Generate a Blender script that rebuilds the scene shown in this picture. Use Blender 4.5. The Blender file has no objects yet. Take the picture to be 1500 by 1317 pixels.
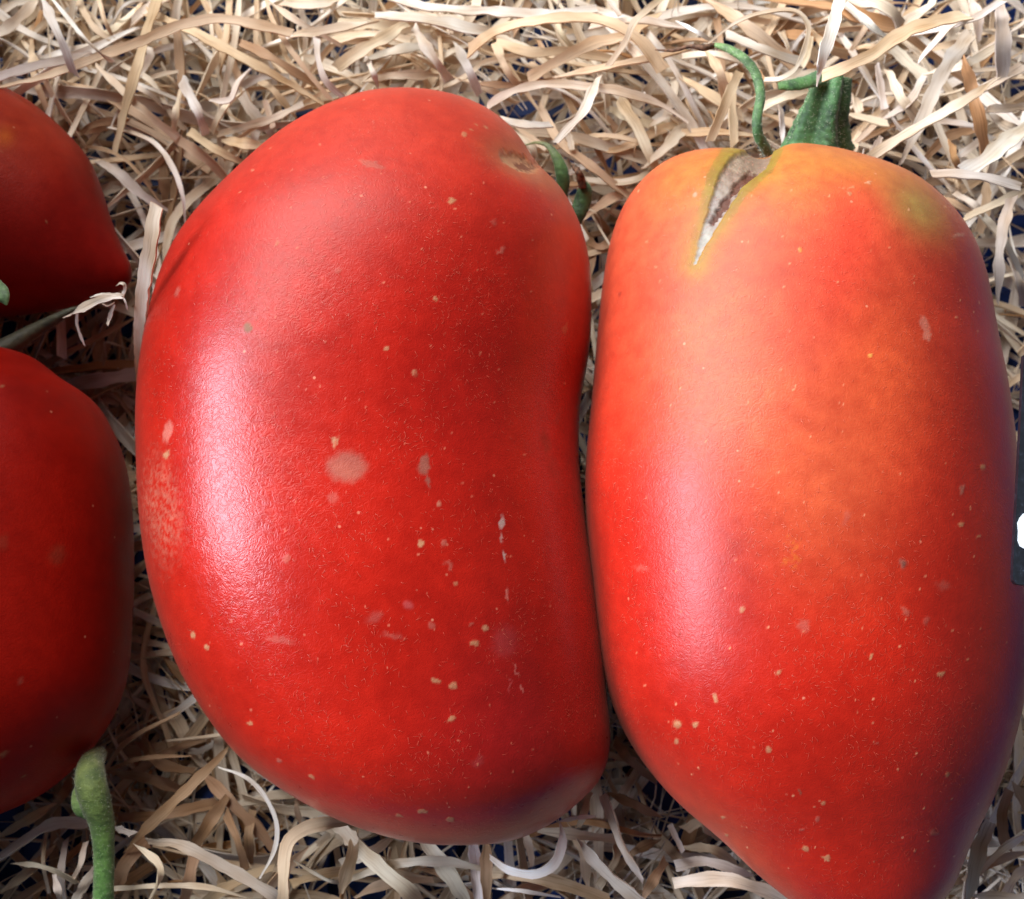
import bpy, math, random
import numpy as np
from mathutils import Vector, Matrix
MM = 0.001
rng = np.random.default_rng(7)
random.seed(7)
sc = bpy.context.scene
col = sc.collection

# ------------------------------------------------------------------ camera
TILT = math.radians(12); FPX = 2060.0
AIM = np.array([0, 0, 38.0]); FW = np.array([0, math.sin(TILT), -math.cos(TILT)]); UP = np.array([0, math.cos(TILT), math.sin(TILT)])
CAM = AIM - FW * 206
cd = bpy.data.cameras.new('camera'); cam = bpy.data.objects.new('camera', cd); col.objects.link(cam)
cam.location = Vector(CAM * MM); cam.rotation_euler = (TILT, 0, 0)
cd.sensor_width = 36; cd.lens = 36 * FPX / 1500; cd.clip_start = 0.005; cd.clip_end = 30
cd.dof.use_dof = True; cd.dof.focus_distance = 0.178; cd.dof.aperture_fstop = 45
sc.camera = cam

# ------------------------------------------------------------------ light
w = bpy.data.worlds.new("World"); sc.world = w; w.use_nodes = True
bg = w.node_tree.nodes['Background']; bg.inputs[0].default_value = (0.88, 0.90, 1.0, 1); bg.inputs[1].default_value = 0.075
def area(name, loc, target, sx, sy, power, colr):
    l = bpy.data.lights.new(name, 'AREA'); l.shape = 'RECTANGLE'; l.size = sx; l.size_y = sy; l.energy = power; l.color = colr
    o = bpy.data.objects.new(name, l); col.objects.link(o); o.location = loc
    o.rotation_euler = (Vector(target) - Vector(loc)).to_track_quat('-Z', 'Y').to_euler(); return o
area('window_light_left', (-1.20, 0.05, 0.86), (0, 0, 0.04), 0.60, 0.44, 29, (0.78, 0.84, 1.0))
area('window_light_far', (-0.68, 1.0, 1.05), (0, 0, 0.03), 1.4, 1.0, 56, (1.0, 0.965, 0.93))
sc.view_settings.view_transform = 'Standard'; sc.view_settings.look = 'None'; sc.view_settings.exposure = 0.0; sc.view_settings.gamma = 1

# ------------------------------------------------------------------ helpers
def at(px, py, z):
    """a point traced at (px,py) of the tracing grid, lying z mm above the crate floor"""
    d = FW + (px - 750) / FPX * np.array([1.0, 0, 0]) - (py - 658.5) / FPX * UP
    return CAM + d * ((z - CAM[2]) / d[2])
def project(P):
    v = P - CAM; q = v @ FW
    return np.stack([750 + FPX * v[..., 0] / q, 658.5 - FPX * (v @ UP) / q], -1)
def lin(r, g, b):
    c = np.array([r, g, b], float) / 255
    return np.where(c < .04045, c / 12.92, ((c + .055) / 1.055) ** 2.4)
def smooth(x, a, b):
    t = np.clip((x - a) / (b - a), 0, 1); return t * t * (3 - 2 * t)

def mesh_np(name, V, Fc, colr=None, gr=None, smooth_=True):
    V = np.asarray(V, np.float32).reshape(-1, 3) * MM; Fc = np.asarray(Fc, np.int32)
    k = Fc.shape[1]; me = bpy.data.meshes.new(name)
    me.vertices.add(len(V)); me.vertices.foreach_set('co', V.ravel())
    me.loops.add(Fc.size); me.loops.foreach_set('vertex_index', Fc.ravel())
    me.polygons.add(len(Fc)); me.polygons.foreach_set('loop_start', np.arange(0, Fc.size, k, dtype=np.int32))
    me.polygons.foreach_set('loop_total', np.full(len(Fc), k, np.int32))
    me.polygons.foreach_set('use_smooth', np.full(len(Fc), smooth_, bool))
    me.update(calc_edges=True)
    if colr is not None:
        a = me.attributes.new('Col', 'FLOAT_COLOR', 'POINT'); c = np.ones((len(V), 4), np.float32); c[:, :3] = colr; a.data.foreach_set('color', c.ravel())
    if gr is not None:
        a = me.attributes.new('grain', 'FLOAT_VECTOR', 'POINT'); a.data.foreach_set('vector', np.asarray(gr, np.float32).ravel())
    return me
def link(name, me, mat, parent=None, **props):
    o = bpy.data.objects.new(name, me); col.objects.link(o)
    if mat is not None and len(me.materials) == 0: me.materials.append(mat)
    if parent is not None: o.parent = parent; o.matrix_parent_inverse = Matrix.Translation(-parent.location)
    for k, v in props.items(): o[k] = v
    return o
def empty(name, loc_mm, **props):
    o = bpy.data.objects.new(name, None); col.objects.link(o); o.location = Vector(np.asarray(loc_mm, float) * MM); o.empty_display_size = 0.01
    for k, v in props.items(): o[k] = v
    return o

def catmull(P, n):
    P = np.asarray(P, float); m = len(P)
    if m == 2: return P[0] + (P[1] - P[0]) * np.linspace(0, 1, n)[:, None]
    Q = np.vstack([2 * P[0] - P[1], P, 2 * P[-1] - P[-2]])
    s = np.r_[0, np.cumsum(np.linalg.norm(np.diff(P[:, :3], axis=0), axis=1))]
    t = np.linspace(0, s[-1], n); i = np.clip(np.searchsorted(s, t, side='right') - 1, 0, m - 2)
    u = ((t - s[i]) / (s[i + 1] - s[i] + 1e-9))[:, None]
    a, b, c, e = Q[i], Q[i + 1], Q[i + 2], Q[i + 3]
    return .5 * ((2 * b) + (-a + c) * u + (2 * a - 5 * b + 4 * c - e) * u * u + (-a + 3 * b - 3 * c + e) * u ** 3)
def closed(P, n):
    P = np.asarray(P, float); m = len(P); d = np.linalg.norm(np.diff(np.vstack([P, P[:1]]), axis=0), axis=1); s = np.r_[0, np.cumsum(d)]
    t = np.linspace(0, s[-1], n, endpoint=False); i = np.clip(np.searchsorted(s, t, side='right') - 1, 0, m - 1); u = ((t - s[i]) / d[i])[:, None]
    a, b, c, e = P[(i - 1) % m], P[i], P[(i + 1) % m], P[(i + 2) % m]
    return .5 * ((2 * b) + (-a + c) * u + (2 * a - 5 * b + 4 * c - e) * u * u + (-a + 3 * b - 3 * c + e) * u ** 3)

# ---- node helpers
def mat(name):
    m = bpy.data.materials.new(name); m.use_nodes = True; nt = m.node_tree
    return m, nt, nt.nodes['Principled BSDF']
def N(nt, kind, **kw):
    n = nt.nodes.new(kind)
    for k, v in kw.items():
        if k in n.inputs: n.inputs[k].default_value = v
        else: setattr(n, k, v)
    return n
def ramp(nt, fac, stops):
    r = nt.nodes.new('ShaderNodeValToRGB'); nt.links.new(fac, r.inputs[0]); e = r.color_ramp.elements
    while len(e) < len(stops): e.new(.5)
    for k, (p, c) in enumerate(stops): e[k].position = p; e[k].color = (c[0], c[1], c[2], 1) if hasattr(c, '__len__') else (c, c, c, 1)
    return r.outputs[0]
def mix(nt, fac, a, b, mode='MIX'):
    m = nt.nodes.new('ShaderNodeMix'); m.data_type = 'RGBA'; m.blend_type = mode
    if hasattr(fac, 'links') or hasattr(fac, 'is_linked'): nt.links.new(fac, m.inputs[0])
    else: m.inputs[0].default_value = fac
    for s, i in ((a, 6), (b, 7)):
        if hasattr(s, 'is_linked'): nt.links.new(s, m.inputs[i])
        else: m.inputs[i].default_value = (s[0], s[1], s[2], 1)
    return m.outputs[2]
def math_(nt, op, a, b=0.0):
    m = nt.nodes.new('ShaderNodeMath'); m.operation = op
    for s, i in ((a, 0), (b, 1)):
        if hasattr(s, 'is_linked'): nt.links.new(s, m.inputs[i])
        else: m.inputs[i].default_value = s
    return m.outputs[0]

# ------------------------------------------------------------------ materials
def tomato_material(name, wrinkle=0.5):
    m, nt, b = mat(name); L = nt.links.new
    at_ = N(nt, 'ShaderNodeAttribute', attribute_name='Col'); tc = N(nt, 'ShaderNodeTexCoord')
    dull = N(nt, 'ShaderNodeAttribute', attribute_name='dull')
    big = N(nt, 'ShaderNodeTexNoise', Scale=45, Detail=4, Roughness=.6); L(tc.outputs['Object'], big.inputs['Vector'])
    med = N(nt, 'ShaderNodeTexNoise', Scale=420, Detail=5, Roughness=.65); L(tc.outputs['Object'], med.inputs['Vector'])
    c = mix(nt, 1.0, at_.outputs['Color'], ramp(nt, big.outputs['Fac'], [(.3, (.80, .78, .8)), (.7, (1.12, 1.35, 1.3))]), 'MULTIPLY')
    c = mix(nt, 1.0, c, ramp(nt, med.outputs['Fac'], [(.3, (.86, .8, .8)), (.7, (1.1, 1.25, 1.2))]), 'MULTIPLY')
    # tiny pale dots in the skin
    vo = N(nt, 'ShaderNodeTexVoronoi', Scale=520, Randomness=1.0); L(tc.outputs['Object'], vo.inputs['Vector'])
    keep = ramp(nt, vo.outputs['Color'], [(.80, 0.0), (.86, 1.0)])
    dot = math_(nt, 'MULTIPLY', ramp(nt, vo.outputs['Distance'], [(.07, 1.0), (.13, 0.0)]), keep)
    c = mix(nt, math_(nt, 'MULTIPLY', dot, .55), c, (.75, .33, .2))
    L(c, b.inputs['Base Color'])
    # wormy wrinkled skin relief
    wv = N(nt, 'ShaderNodeTexNoise', Scale=900, Detail=2, Roughness=.5, Distortion=1.6); L(tc.outputs['Object'], wv.inputs['Vector'])
    ridge = ramp(nt, wv.outputs['Fac'], [(.36, 0.0), (.5, 1.0), (.64, 0.0)])
    mask = ramp(nt, big.outputs['Fac'], [(.38, .35), (.6, 1.0)])
    h = math_(nt, 'MULTIPLY', ridge, mask)
    fine = N(nt, 'ShaderNodeTexNoise', Scale=2600, Detail=2); L(tc.outputs['Object'], fine.inputs['Vector'])
    h = math_(nt, 'ADD', h, math_(nt, 'MULTIPLY', fine.outputs['Fac'], .35))
    bp = N(nt, 'ShaderNodeBump', Strength=wrinkle, Distance=0.00016); L(h, bp.inputs['Height']); L(bp.outputs[0], b.inputs['Normal'])
    rg = math_(nt, 'ADD', math_(nt, 'MULTIPLY', med.outputs['Fac'], .10), .24)
    rg = math_(nt, 'ADD', rg, math_(nt, 'MULTIPLY', dull.outputs['Fac'], .35)); L(rg, b.inputs['Roughness'])
    b.inputs['IOR'].default_value = 1.45
    b.inputs['Subsurface Weight'].default_value = .12; b.inputs['Subsurface Radius'].default_value = (1, .25, .12); b.inputs['Subsurface Scale'].default_value = .0025
    b.inputs['Sheen Weight'].default_value = .10; b.inputs['Specular IOR Level'].default_value = .44; b.inputs['Sheen Roughness'].default_value = .5; b.inputs['Sheen Tint'].default_value = (1, .62, .48, 1)
    return m
SKIN = tomato_material('tomato_skin', .14)
SKIN2 = tomato_material('tomato_skin_smooth', .15)
SKIN2.node_tree.nodes['Principled BSDF'].inputs['Specular IOR Level'].default_value = .22; SKIN2.node_tree.nodes['Principled BSDF'].inputs['Sheen Weight'].default_value = .03

def wood_material():
    m, nt, b = mat('wood_shaving'); L = nt.links.new
    a = N(nt, 'ShaderNodeAttribute', attribute_name='Col'); g = N(nt, 'ShaderNodeAttribute', attribute_name='grain')
    mp = N(nt, 'ShaderNodeMapping'); mp.inputs['Scale'].default_value = (.12, 4.0, 1); L(g.outputs['Vector'], mp.inputs['Vector'])
    n1 = N(nt, 'ShaderNodeTexNoise', Scale=1.0, Detail=5, Roughness=.65); L(mp.outputs[0], n1.inputs['Vector'])
    mp2 = N(nt, 'ShaderNodeMapping'); mp2.inputs['Scale'].default_value = (.12, .3, 1); L(g.outputs['Vector'], mp2.inputs['Vector'])
    n2 = N(nt, 'ShaderNodeTexNoise', Scale=1.0, Detail=2); L(mp2.outputs[0], n2.inputs['Vector'])
    c = mix(nt, 1.0, a.outputs['Color'], ramp(nt, n1.outputs['Fac'], [(.3, (.66, .58, .50)), (.44, (.97, .96, .94)), (.7, (1.08, 1.08, 1.08))]), 'MULTIPLY')
    c = mix(nt, 1.0, c, ramp(nt, n2.outputs['Fac'], [(.3, (.78, .66, .54)), (.62, (1.06, 1.07, 1.1))]), 'MULTIPLY')
    L(c, b.inputs['Base Color']); b.inputs['Roughness'].default_value = .55; b.inputs['Specular IOR Level'].default_value = .35
    bp = N(nt, 'ShaderNodeBump', Strength=.5, Distance=.00012); L(n1.outputs['Fac'], bp.inputs['Height']); L(bp.outputs[0], b.inputs['Normal'])
    tr = N(nt, 'ShaderNodeBsdfTranslucent'); L(c, tr.inputs['Color'])
    ms = N(nt, 'ShaderNodeMixShader'); ms.inputs[0].default_value = .28; L(b.outputs[0], ms.inputs[1]); L(tr.outputs[0], ms.inputs[2])
    L(ms.outputs[0], nt.nodes['Material Output'].inputs['Surface'])
    return m
WOOD = wood_material()

def green_material(name, dark, light, bscale=900, bdist=.0003):
    m, nt, b = mat(name); L = nt.links.new
    tc = N(nt, 'ShaderNodeTexCoord'); a = N(nt, 'ShaderNodeAttribute', attribute_name='Col')
    n = N(nt, 'ShaderNodeTexNoise', Scale=bscale, Detail=5, Roughness=.7); L(tc.outputs['Object'], n.inputs['Vector'])
    n2 = N(nt, 'ShaderNodeTexNoise', Scale=bscale * .3, Detail=3); L(tc.outputs['Object'], n2.inputs['Vector'])
    f = math_(nt, 'ADD', math_(nt, 'MULTIPLY', n.outputs['Fac'], .5), math_(nt, 'MULTIPLY', n2.outputs['Fac'], .5))
    c = ramp(nt, f, [(.36, dark), (.62, light)])
    c = mix(nt, 1.0, c, a.outputs['Color'], 'MULTIPLY')
    L(c, b.inputs['Base Color']); b.inputs['Roughness'].default_value = .5
    bp = N(nt, 'ShaderNodeBump', Strength=.8, Distance=bdist); L(n.outputs['Fac'], bp.inputs['Height']); L(bp.outputs[0], b.inputs['Normal'])
    b.inputs['Sheen Weight'].default_value = .25
    return m
STEM = green_material('fresh_stem', (.014, .055, .018), (.10, .27, .085))
STALK = green_material('pale_stalk', (.045, .14, .03), (.19, .40, .11), 1300, .0004)
DRY, nt_, b_ = mat('dry_brown_sepal')
tc_ = N(nt_, 'ShaderNodeTexCoord'); n_ = N(nt_, 'ShaderNodeTexNoise', Scale=1500, Detail=4); nt_.links.new(tc_.outputs['Object'], n_.inputs['Vector'])
nt_.links.new(ramp(nt_, n_.outputs['Fac'], [(.35, (.03, .015, .008)), (.65, (.22, .11, .06))]), b_.inputs['Base Color']); b_.inputs['Roughness'].default_value = .8

HAIR, nt_, b_ = mat('fine_hair')
n_ = N(nt_, 'ShaderNodeAttribute', attribute_name='Col'); nt_.links.new(n_.outputs['Color'], b_.inputs['Base Color']); b_.inputs['Roughness'].default_value = .4

BLUE, nt_, b_ = mat('blue_crate_plastic')
tc_ = N(nt_, 'ShaderNodeTexCoord'); n_ = N(nt_, 'ShaderNodeTexNoise', Scale=90, Detail=6, Roughness=.7); nt_.links.new(tc_.outputs['Object'], n_.inputs['Vector'])
nt_.links.new(ramp(nt_, n_.outputs['Fac'], [(.3, (.006, .03, .16)), (.7, (.012, .055, .25))]), b_.inputs['Base Color'])
nt_.links.new(ramp(nt_, n_.outputs['Fac'], [(.3, .35), (.7, .55)]), b_.inputs['Roughness'])
bp_ = N(nt_, 'ShaderNodeBump', Strength=.2, Distance=.0003); nt_.links.new(n_.outputs['Fac'], bp_.inputs['Height']); nt_.links.new(bp_.outputs[0], b_.inputs['Normal'])

BLACK, nt_, b_ = mat('black_tag_plastic')
tc_ = N(nt_, 'ShaderNodeTexCoord'); n_ = N(nt_, 'ShaderNodeTexNoise', Scale=1400, Detail=5, Roughness=.8); nt_.links.new(tc_.outputs['Object'], n_.inputs['Vector'])
nt_.links.new(ramp(nt_, n_.outputs['Fac'], [(.45, (.003, .005, .009)), (.62, (.009, .013, .022)), (.74, (.07, .10, .14))]), b_.inputs['Base Color']); b_.inputs['Roughness'].default_value = .5
CHALK, nt_, b_ = mat('white_chalk_mark')
tc_ = N(nt_, 'ShaderNodeTexCoord'); n_ = N(nt_, 'ShaderNodeTexNoise', Scale=900, Detail=4); nt_.links.new(tc_.outputs['Object'], n_.inputs['Vector'])
nt_.links.new(ramp(nt_, n_.outputs['Fac'], [(.3, (.6, .72, .8)), (.6, (.78, .86, .9))]), b_.inputs['Base Color']); b_.inputs['Roughness'].default_value = .7

# ------------------------------------------------------------------ the blue crate
def box(x0, x1, y0, y1, z0, z1):
    v = [(x, y, z) for z in (z0, z1) for y in (y0, y1) for x in (x0, x1)]
    f = [(0, 2, 3, 1), (4, 5, 7, 6), (0, 1, 5, 4), (2, 6, 7, 3), (0, 4, 6, 2), (1, 3, 7, 5)]
    return v, f
def boxes(name, L, parent, **kw):
    V, Fs = [], []
    for b in L:
        v, f = box(*b); k = len(V); V += v; Fs += [tuple(i + k for i in q) for q in f]
    me = mesh_np(name, V, Fs, smooth_=False); o = link(name, me, BLUE, parent, **kw)
    bv = o.modifiers.new('bevel', 'BEVEL'); bv.width = .0008; bv.segments = 2
    return o
X0, X1, Y0, Y1 = -186.0, 122.0, -140.0, 250.0; ZT = 62.0
crate = empty('plastic_crate', (0, 0, -4), label='blue plastic crate under the wood wool, seen through its gaps', category='crate')
ribs = [(X0, X1, y, y + 9, -4, 0) for y in np.arange(Y0, Y1 - 5, 21)] + [(x, x + 9, Y0, Y1, -4.6, -.5) for x in np.arange(X0, X1 - 5, 21)]
boxes('floor_grid', ribs, crate); boxes('floor_panel', [(X0, X1, Y0, Y1, -7.5, -5)], crate)
boxes('side_wall', [(X0 - 3, X0, Y0, Y1, -7.5, ZT), (X0 - 9, X0 + 1, Y0 - 3, Y1 + 3, ZT, ZT + 4)], crate)
boxes('side_wall', [(X1, X1 + 3, Y0, Y1, -7.5, 30), (X1 - 1, X1 + 9, Y0 - 3, Y1 + 3, 30, 34)], crate)
boxes('end_wall', [(X0, X1, Y0 - 3, Y0 - .2, -7.5, 30), (X0 + 1, X1 - 1, Y0 - 9, Y0 + 1, 30, 34)], crate)
boxes('end_wall', [(X0, X1, Y1 + .2, Y1 + 3, -7.5, 62), (X0 + 1, X1 - 1, Y1 - 1, Y1 + 9, 62, 66)], crate)
box2 = empty('shade_box', (-150, -20, 0), label='added blue box, unseen, blocking light left of the tomatoes', category='box')  # added out of view to keep the left tomatoes in shade
boxes('box_wall', [(-121, -118, -148, 40, 0, 99)], box2); boxes('box_wall', [(-180, -177, -148, 40, 0, 105)], box2)
boxes('box_wall', [(-176.8, -121.2, -148, -145, 0, 105)], box2); boxes('box_wall', [(-176.8, -121.2, 37, 40, 0, 105)], box2); boxes('box_floor', [(-176.8, -121.2, -144.8, 36.8, .5, 3)], box2)
box3 = empty('shade_box', (-150, 77, 0), label='added taller blue box, unseen, blocking light behind the first box', category='box')  # added out of view, blocks the far light from the lower left straw
for q_ in ((-121, -118, 42, 112), (-180, -177, 42, 112), (-176.8, -121.2, 42, 45), (-176.8, -121.2, 109, 112)): boxes('box_wall', [q_ + (0, 145)], box3)
boxes('box_floor', [(-176.8, -121.2, 45.2, 108.8, .5, 3)], box3)
tb = boxes('table_top', [(-900, 900, -900, 900, -30, -8)], None, kind='structure')
TB, nt_, b_ = mat('stall_table'); tc_ = N(nt_, 'ShaderNodeTexCoord'); n_ = N(nt_, 'ShaderNodeTexNoise', Scale=6, Detail=6); nt_.links.new(tc_.outputs['Object'], n_.inputs['Vector'])
nt_.links.new(ramp(nt_, n_.outputs['Fac'], [(.3, (.09, .085, .08)), (.7, (.14, .13, .12))]), b_.inputs['Base Color']); tb.data.materials.clear(); tb.data.materials.append(TB)

# ------------------------------------------------------------------ tomatoes
OUT = {
 'mid': ([(-53.5,-3.4),(-53.76,-0.54),(-53.97,2.39),(-54.03,5.39),(-54.0,8.47),(-53.84,11.66),(-53.59,14.98),(-53.1,18.38),(-52.42,21.9),(-51.38,25.41),(-49.87,28.77),(-47.9,31.87),(-45.6,34.8),(-43.21,37.88),(-40.6,40.97),(-37.78,44.22),(-34.54,47.09),(-30.94,49.66),(-27.05,52.04),(-22.82,53.63),(-18.39,54.36),(-13.89,54.23),(-9.45,53.45),(-5.07,52.38),(-1.1,50.01),(2.25,46.49),(5.1,42.64),(7.68,38.95),(9.76,35.06),(11.21,30.87),(11.84,26.36),(11.84,21.86),(11.64,17.8),(11.25,14.09),(10.63,10.68),(9.93,7.59),(9.72,4.96),(9.63,2.54),(9.51,0.21),(9.49,-2.03),(9.64,-4.24),(9.9,-6.49),(10.23,-8.81),(10.57,-11.25),(11.02,-13.87),(11.52,-16.72),(12.1,-19.88),(12.45,-23.26),(12.71,-26.96),(13.0,-31.17),(13.15,-35.9),(13.71,-41.93),(12.49,-46.77),(9.59,-49.76),(6.28,-52.31),(2.58,-54.19),(-1.43,-55.3),(-5.63,-55.56),(-9.75,-55.53),(-13.81,-55.15),(-17.78,-54.39),(-21.6,-53.26),(-25.27,-51.88),(-28.73,-50.12),(-32.01,-48.2),(-35.06,-46.04),(-37.88,-43.68),(-40.26,-40.82),(-42.39,-37.93),(-44.36,-35.1),(-46.08,-32.2),(-47.54,-29.25),(-48.77,-26.28),(-49.85,-23.36),(-50.79,-20.47),(-51.43,-17.54),(-52.01,-14.68),(-52.54,-11.86),(-52.96,-9.04),(-53.27,-6.23)], (-15.7, 56.5), (-5.6, -55.7)),
 'rt': ([(10.65,-10.69),(10.62,-8.1),(10.67,-5.47),(10.77,-2.77),(10.97,0.01),(11.25,2.9),(11.55,5.97),(11.96,9.2),(12.26,12.82),(12.66,16.79),(13.05,21.36),(13.69,26.41),(14.82,31.77),(16.86,36.74),(19.9,40.75),(23.74,43.57),(28.37,44.16),(33.4,41.8),(37.9,39.3),(41.86,39.04),(45.89,41.25),(50.22,43.06),(54.26,41.96),(58.13,40.45),(61.8,38.63),(64.82,35.62),(67.34,32.18),(69.14,28.16),(70.14,23.69),(70.8,19.5),(71.14,15.54),(71.65,12.2),(71.98,9.03),(72.05,5.97),(72.14,3.15),(72.15,0.48),(72.16,-2.05),(72.21,-4.48),(72.26,-6.84),(72.35,-9.17),(72.44,-11.51),(72.56,-13.88),(72.56,-16.31),(72.61,-18.83),(72.57,-21.46),(72.5,-24.23),(72.35,-27.16),(71.99,-30.22),(71.58,-33.52),(70.84,-36.9),(69.75,-40.33),(68.45,-43.94),(66.84,-47.69),(64.87,-51.49),(62.61,-55.56),(60.28,-60.72),(56.92,-64.47),(52.8,-66.28),(48.43,-66.89),(44.04,-66.31),(39.85,-64.52),(36.05,-61.82),(32.63,-59.07),(29.62,-56.08),(26.78,-53.54),(24.02,-51.35),(21.59,-48.87),(19.38,-46.31),(17.44,-43.64),(15.78,-40.87),(14.46,-37.96),(13.43,-35.01),(12.74,-32.01),(12.18,-29.12),(11.76,-26.31),(11.41,-23.59),(11.21,-20.93),(11.02,-18.34),(10.86,-15.78),(10.73,-13.24)], (37.9, 47.3), (48.5, -66.9)),
 'll': ([(-113.33,-17.1),(-113.46,-14.96),(-113.51,-12.81),(-113.49,-10.64),(-113.41,-8.43),(-113.23,-6.2),(-112.95,-3.91),(-112.5,-1.62),(-111.92,0.71),(-111.19,3.06),(-110.18,5.33),(-108.91,7.48),(-107.38,9.49),(-105.67,11.39),(-103.78,13.2),(-101.7,14.87),(-99.33,16.09),(-96.8,17.01),(-94.3,18.31),(-91.67,19.65),(-88.79,20.11),(-85.84,19.48),(-83.0,18.27),(-80.12,18.0),(-77.07,18.12),(-74.31,16.83),(-71.93,14.76),(-69.46,13.12),(-66.94,11.59),(-64.81,9.51),(-63.29,6.85),(-61.91,4.27),(-60.86,1.58),(-60.11,-1.11),(-59.63,-3.78),(-59.24,-6.32),(-58.97,-8.77),(-58.77,-11.13),(-58.62,-13.41),(-58.5,-15.63),(-58.43,-17.82),(-58.37,-20.0),(-58.32,-22.18),(-58.3,-24.4),(-58.27,-26.69),(-58.29,-29.05),(-58.45,-31.46),(-58.84,-33.87),(-59.57,-36.19),(-60.51,-38.47),(-61.69,-40.64),(-63.11,-42.7),(-64.71,-44.66),(-66.45,-46.57),(-68.38,-48.36),(-70.58,-49.81),(-72.95,-51.05),(-75.44,-52.11),(-78.04,-53.05),(-80.79,-53.51),(-83.63,-53.39),(-86.45,-53.01),(-89.22,-52.35),(-91.91,-51.34),(-94.48,-50.09),(-96.92,-48.66),(-99.21,-47.05),(-101.32,-45.25),(-103.25,-43.32),(-104.99,-41.27),(-106.49,-39.09),(-107.82,-36.88),(-108.92,-34.61),(-109.88,-32.36),(-110.68,-30.11),(-111.39,-27.9),(-112.0,-25.72),(-112.46,-23.54),(-112.84,-21.39),(-113.13,-19.24)], (-87.7, 20.3), (-81.6, -53.5)),
 'ul': ([(-115.51,43.11),(-115.6,45.24),(-115.47,47.34),(-115.11,49.39),(-114.59,51.38),(-113.67,53.18),(-112.34,54.71),(-111.13,56.2),(-110.09,57.74),(-108.79,59.05),(-107.24,60.05),(-105.59,60.82),(-103.86,61.35),(-102.19,61.81),(-100.94,62.85),(-99.44,63.48),(-97.55,63.05),(-95.93,63.01),(-94.59,63.95),(-93.07,64.47),(-91.43,63.94),(-89.86,63.68),(-88.26,64.0),(-86.61,64.02),(-85.02,63.5),(-83.41,63.03),(-81.79,62.48),(-80.25,61.68),(-78.76,60.77),(-77.31,59.73),(-75.94,58.59),(-74.59,57.38),(-73.23,56.12),(-71.92,54.77),(-70.61,53.33),(-69.35,51.8),(-68.37,50.07),(-67.6,48.23),(-66.87,46.36),(-66.19,44.42),(-65.54,42.42),(-64.71,40.32),(-63.72,38.05),(-62.54,35.53),(-61.11,32.67),(-61.25,30.15),(-63.23,28.49),(-66.0,27.56),(-68.45,26.77),(-70.84,26.24),(-73.03,25.84),(-75.03,25.53),(-76.86,25.27),(-78.58,25.07),(-80.2,24.93),(-81.71,24.77),(-83.16,24.64),(-84.56,24.52),(-85.94,24.42),(-87.31,24.41),(-88.65,24.21),(-90.03,24.0),(-91.44,24.04),(-92.89,24.08),(-94.39,24.08),(-95.92,24.26),(-97.47,24.57),(-99.1,24.91),(-100.78,25.34),(-102.53,25.85),(-104.32,26.52),(-106.19,27.31),(-108.04,28.3),(-109.82,29.53),(-111.41,31.02),(-112.74,32.76),(-113.8,34.68),(-114.61,36.72),(-115.07,38.85),(-115.34,40.98)], (-117.0, 43.3), (-60.9, 31.3)),
}

def tomato_grid(key, zc, dk, nu, nv, sh=0.0):
    pts, T, B = OUT[key]
    out = closed(pts, 1200); n = len(out)
    iT = int(np.argmin(((out - T) ** 2).sum(1))); iB = int(np.argmin(((out - B) ** 2).sum(1)))
    R = out[[(iT + k) % n for k in range((iB - iT) % n + 1)]]; Lf = out[[(iT - k) % n for k in range((iT - iB) % n + 1)]]
    def rs(A, t):
        s = np.r_[0, np.cumsum(np.linalg.norm(np.diff(A, axis=0), axis=1))]; s /= s[-1]
        return np.stack([np.interp(t, s, A[:, k]) for k in range(2)], -1)
    tt = np.linspace(0, 1, nv); t = .45 * (1 - np.cos(tt * np.pi)) / 2 + .55 * tt
    t = np.where(t < .02, t * t / .02 * .5 + t * .5, t)
    r, l = rs(R, t), rs(Lf, t); c = (r + l) / 2; h = (r - l) / 2; H = np.linalg.norm(h, axis=1)
    kk = np.exp(-.5 * (np.arange(-nv // 30, nv // 30 + 1) / (nv / 70)) ** 2); kk /= kk.sum(); m_ = len(kk) // 2
    for X_ in (c, h):
        for q_ in range(2):
            sm_ = np.convolve(X_[:, q_], kk, 'same'); wt = smooth(np.arange(nv), m_, 3 * m_) * smooth(nv - 1 - np.arange(nv), m_, 3 * m_); X_[:, q_] = X_[:, q_] * (1 - wt) + sm_ * wt
    H = np.linalg.norm(h, axis=1)
    # more columns on the upper side, where the camera looks
    q = np.linspace(0, 1, nu, endpoint=False); a = 2 * np.pi * q - .55 * np.sin(2 * np.pi * q + math.pi / 2) * -1.0
    a = 2 * np.pi * q + .55 * np.cos(2 * np.pi * q)
    P = np.zeros((nv, nu, 3)); P[:, :, :2] = c[:, None] + h[:, None] * np.cos(a)[None, :, None]
    P[:, :, 2] = zc + dk * H[:, None] * np.sin(a)[None] - sh * h[:, 0:1] * np.cos(a)[None]   # sh: rolled a little to one side
    return P
def grid_normals(P):
    du = np.roll(P, -1, 1) - np.roll(P, 1, 1); dv = np.gradient(P, axis=0)
    n = np.cross(du, dv); n /= np.linalg.norm(n, axis=2, keepdims=True) + 1e-12
    c = P.mean((0, 1)); s = np.sign(((P - c) * n).sum(2).mean()); return n * s
def smooth_noise(P, scale, seed):
    """cheap sum-of-sines noise in space, mm"""
    g = np.random.default_rng(seed); o = np.zeros(P.shape[:-1])
    K = 7 if scale > 5 else 16
    for k in range(K):
        d = g.normal(size=3); d /= np.linalg.norm(d); o += np.sin((P @ d) * 2 * np.pi / (scale * g.uniform(.6, 1.6)) + g.uniform(0, 6.28))
    return o / math.sqrt(7 * K)
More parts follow.
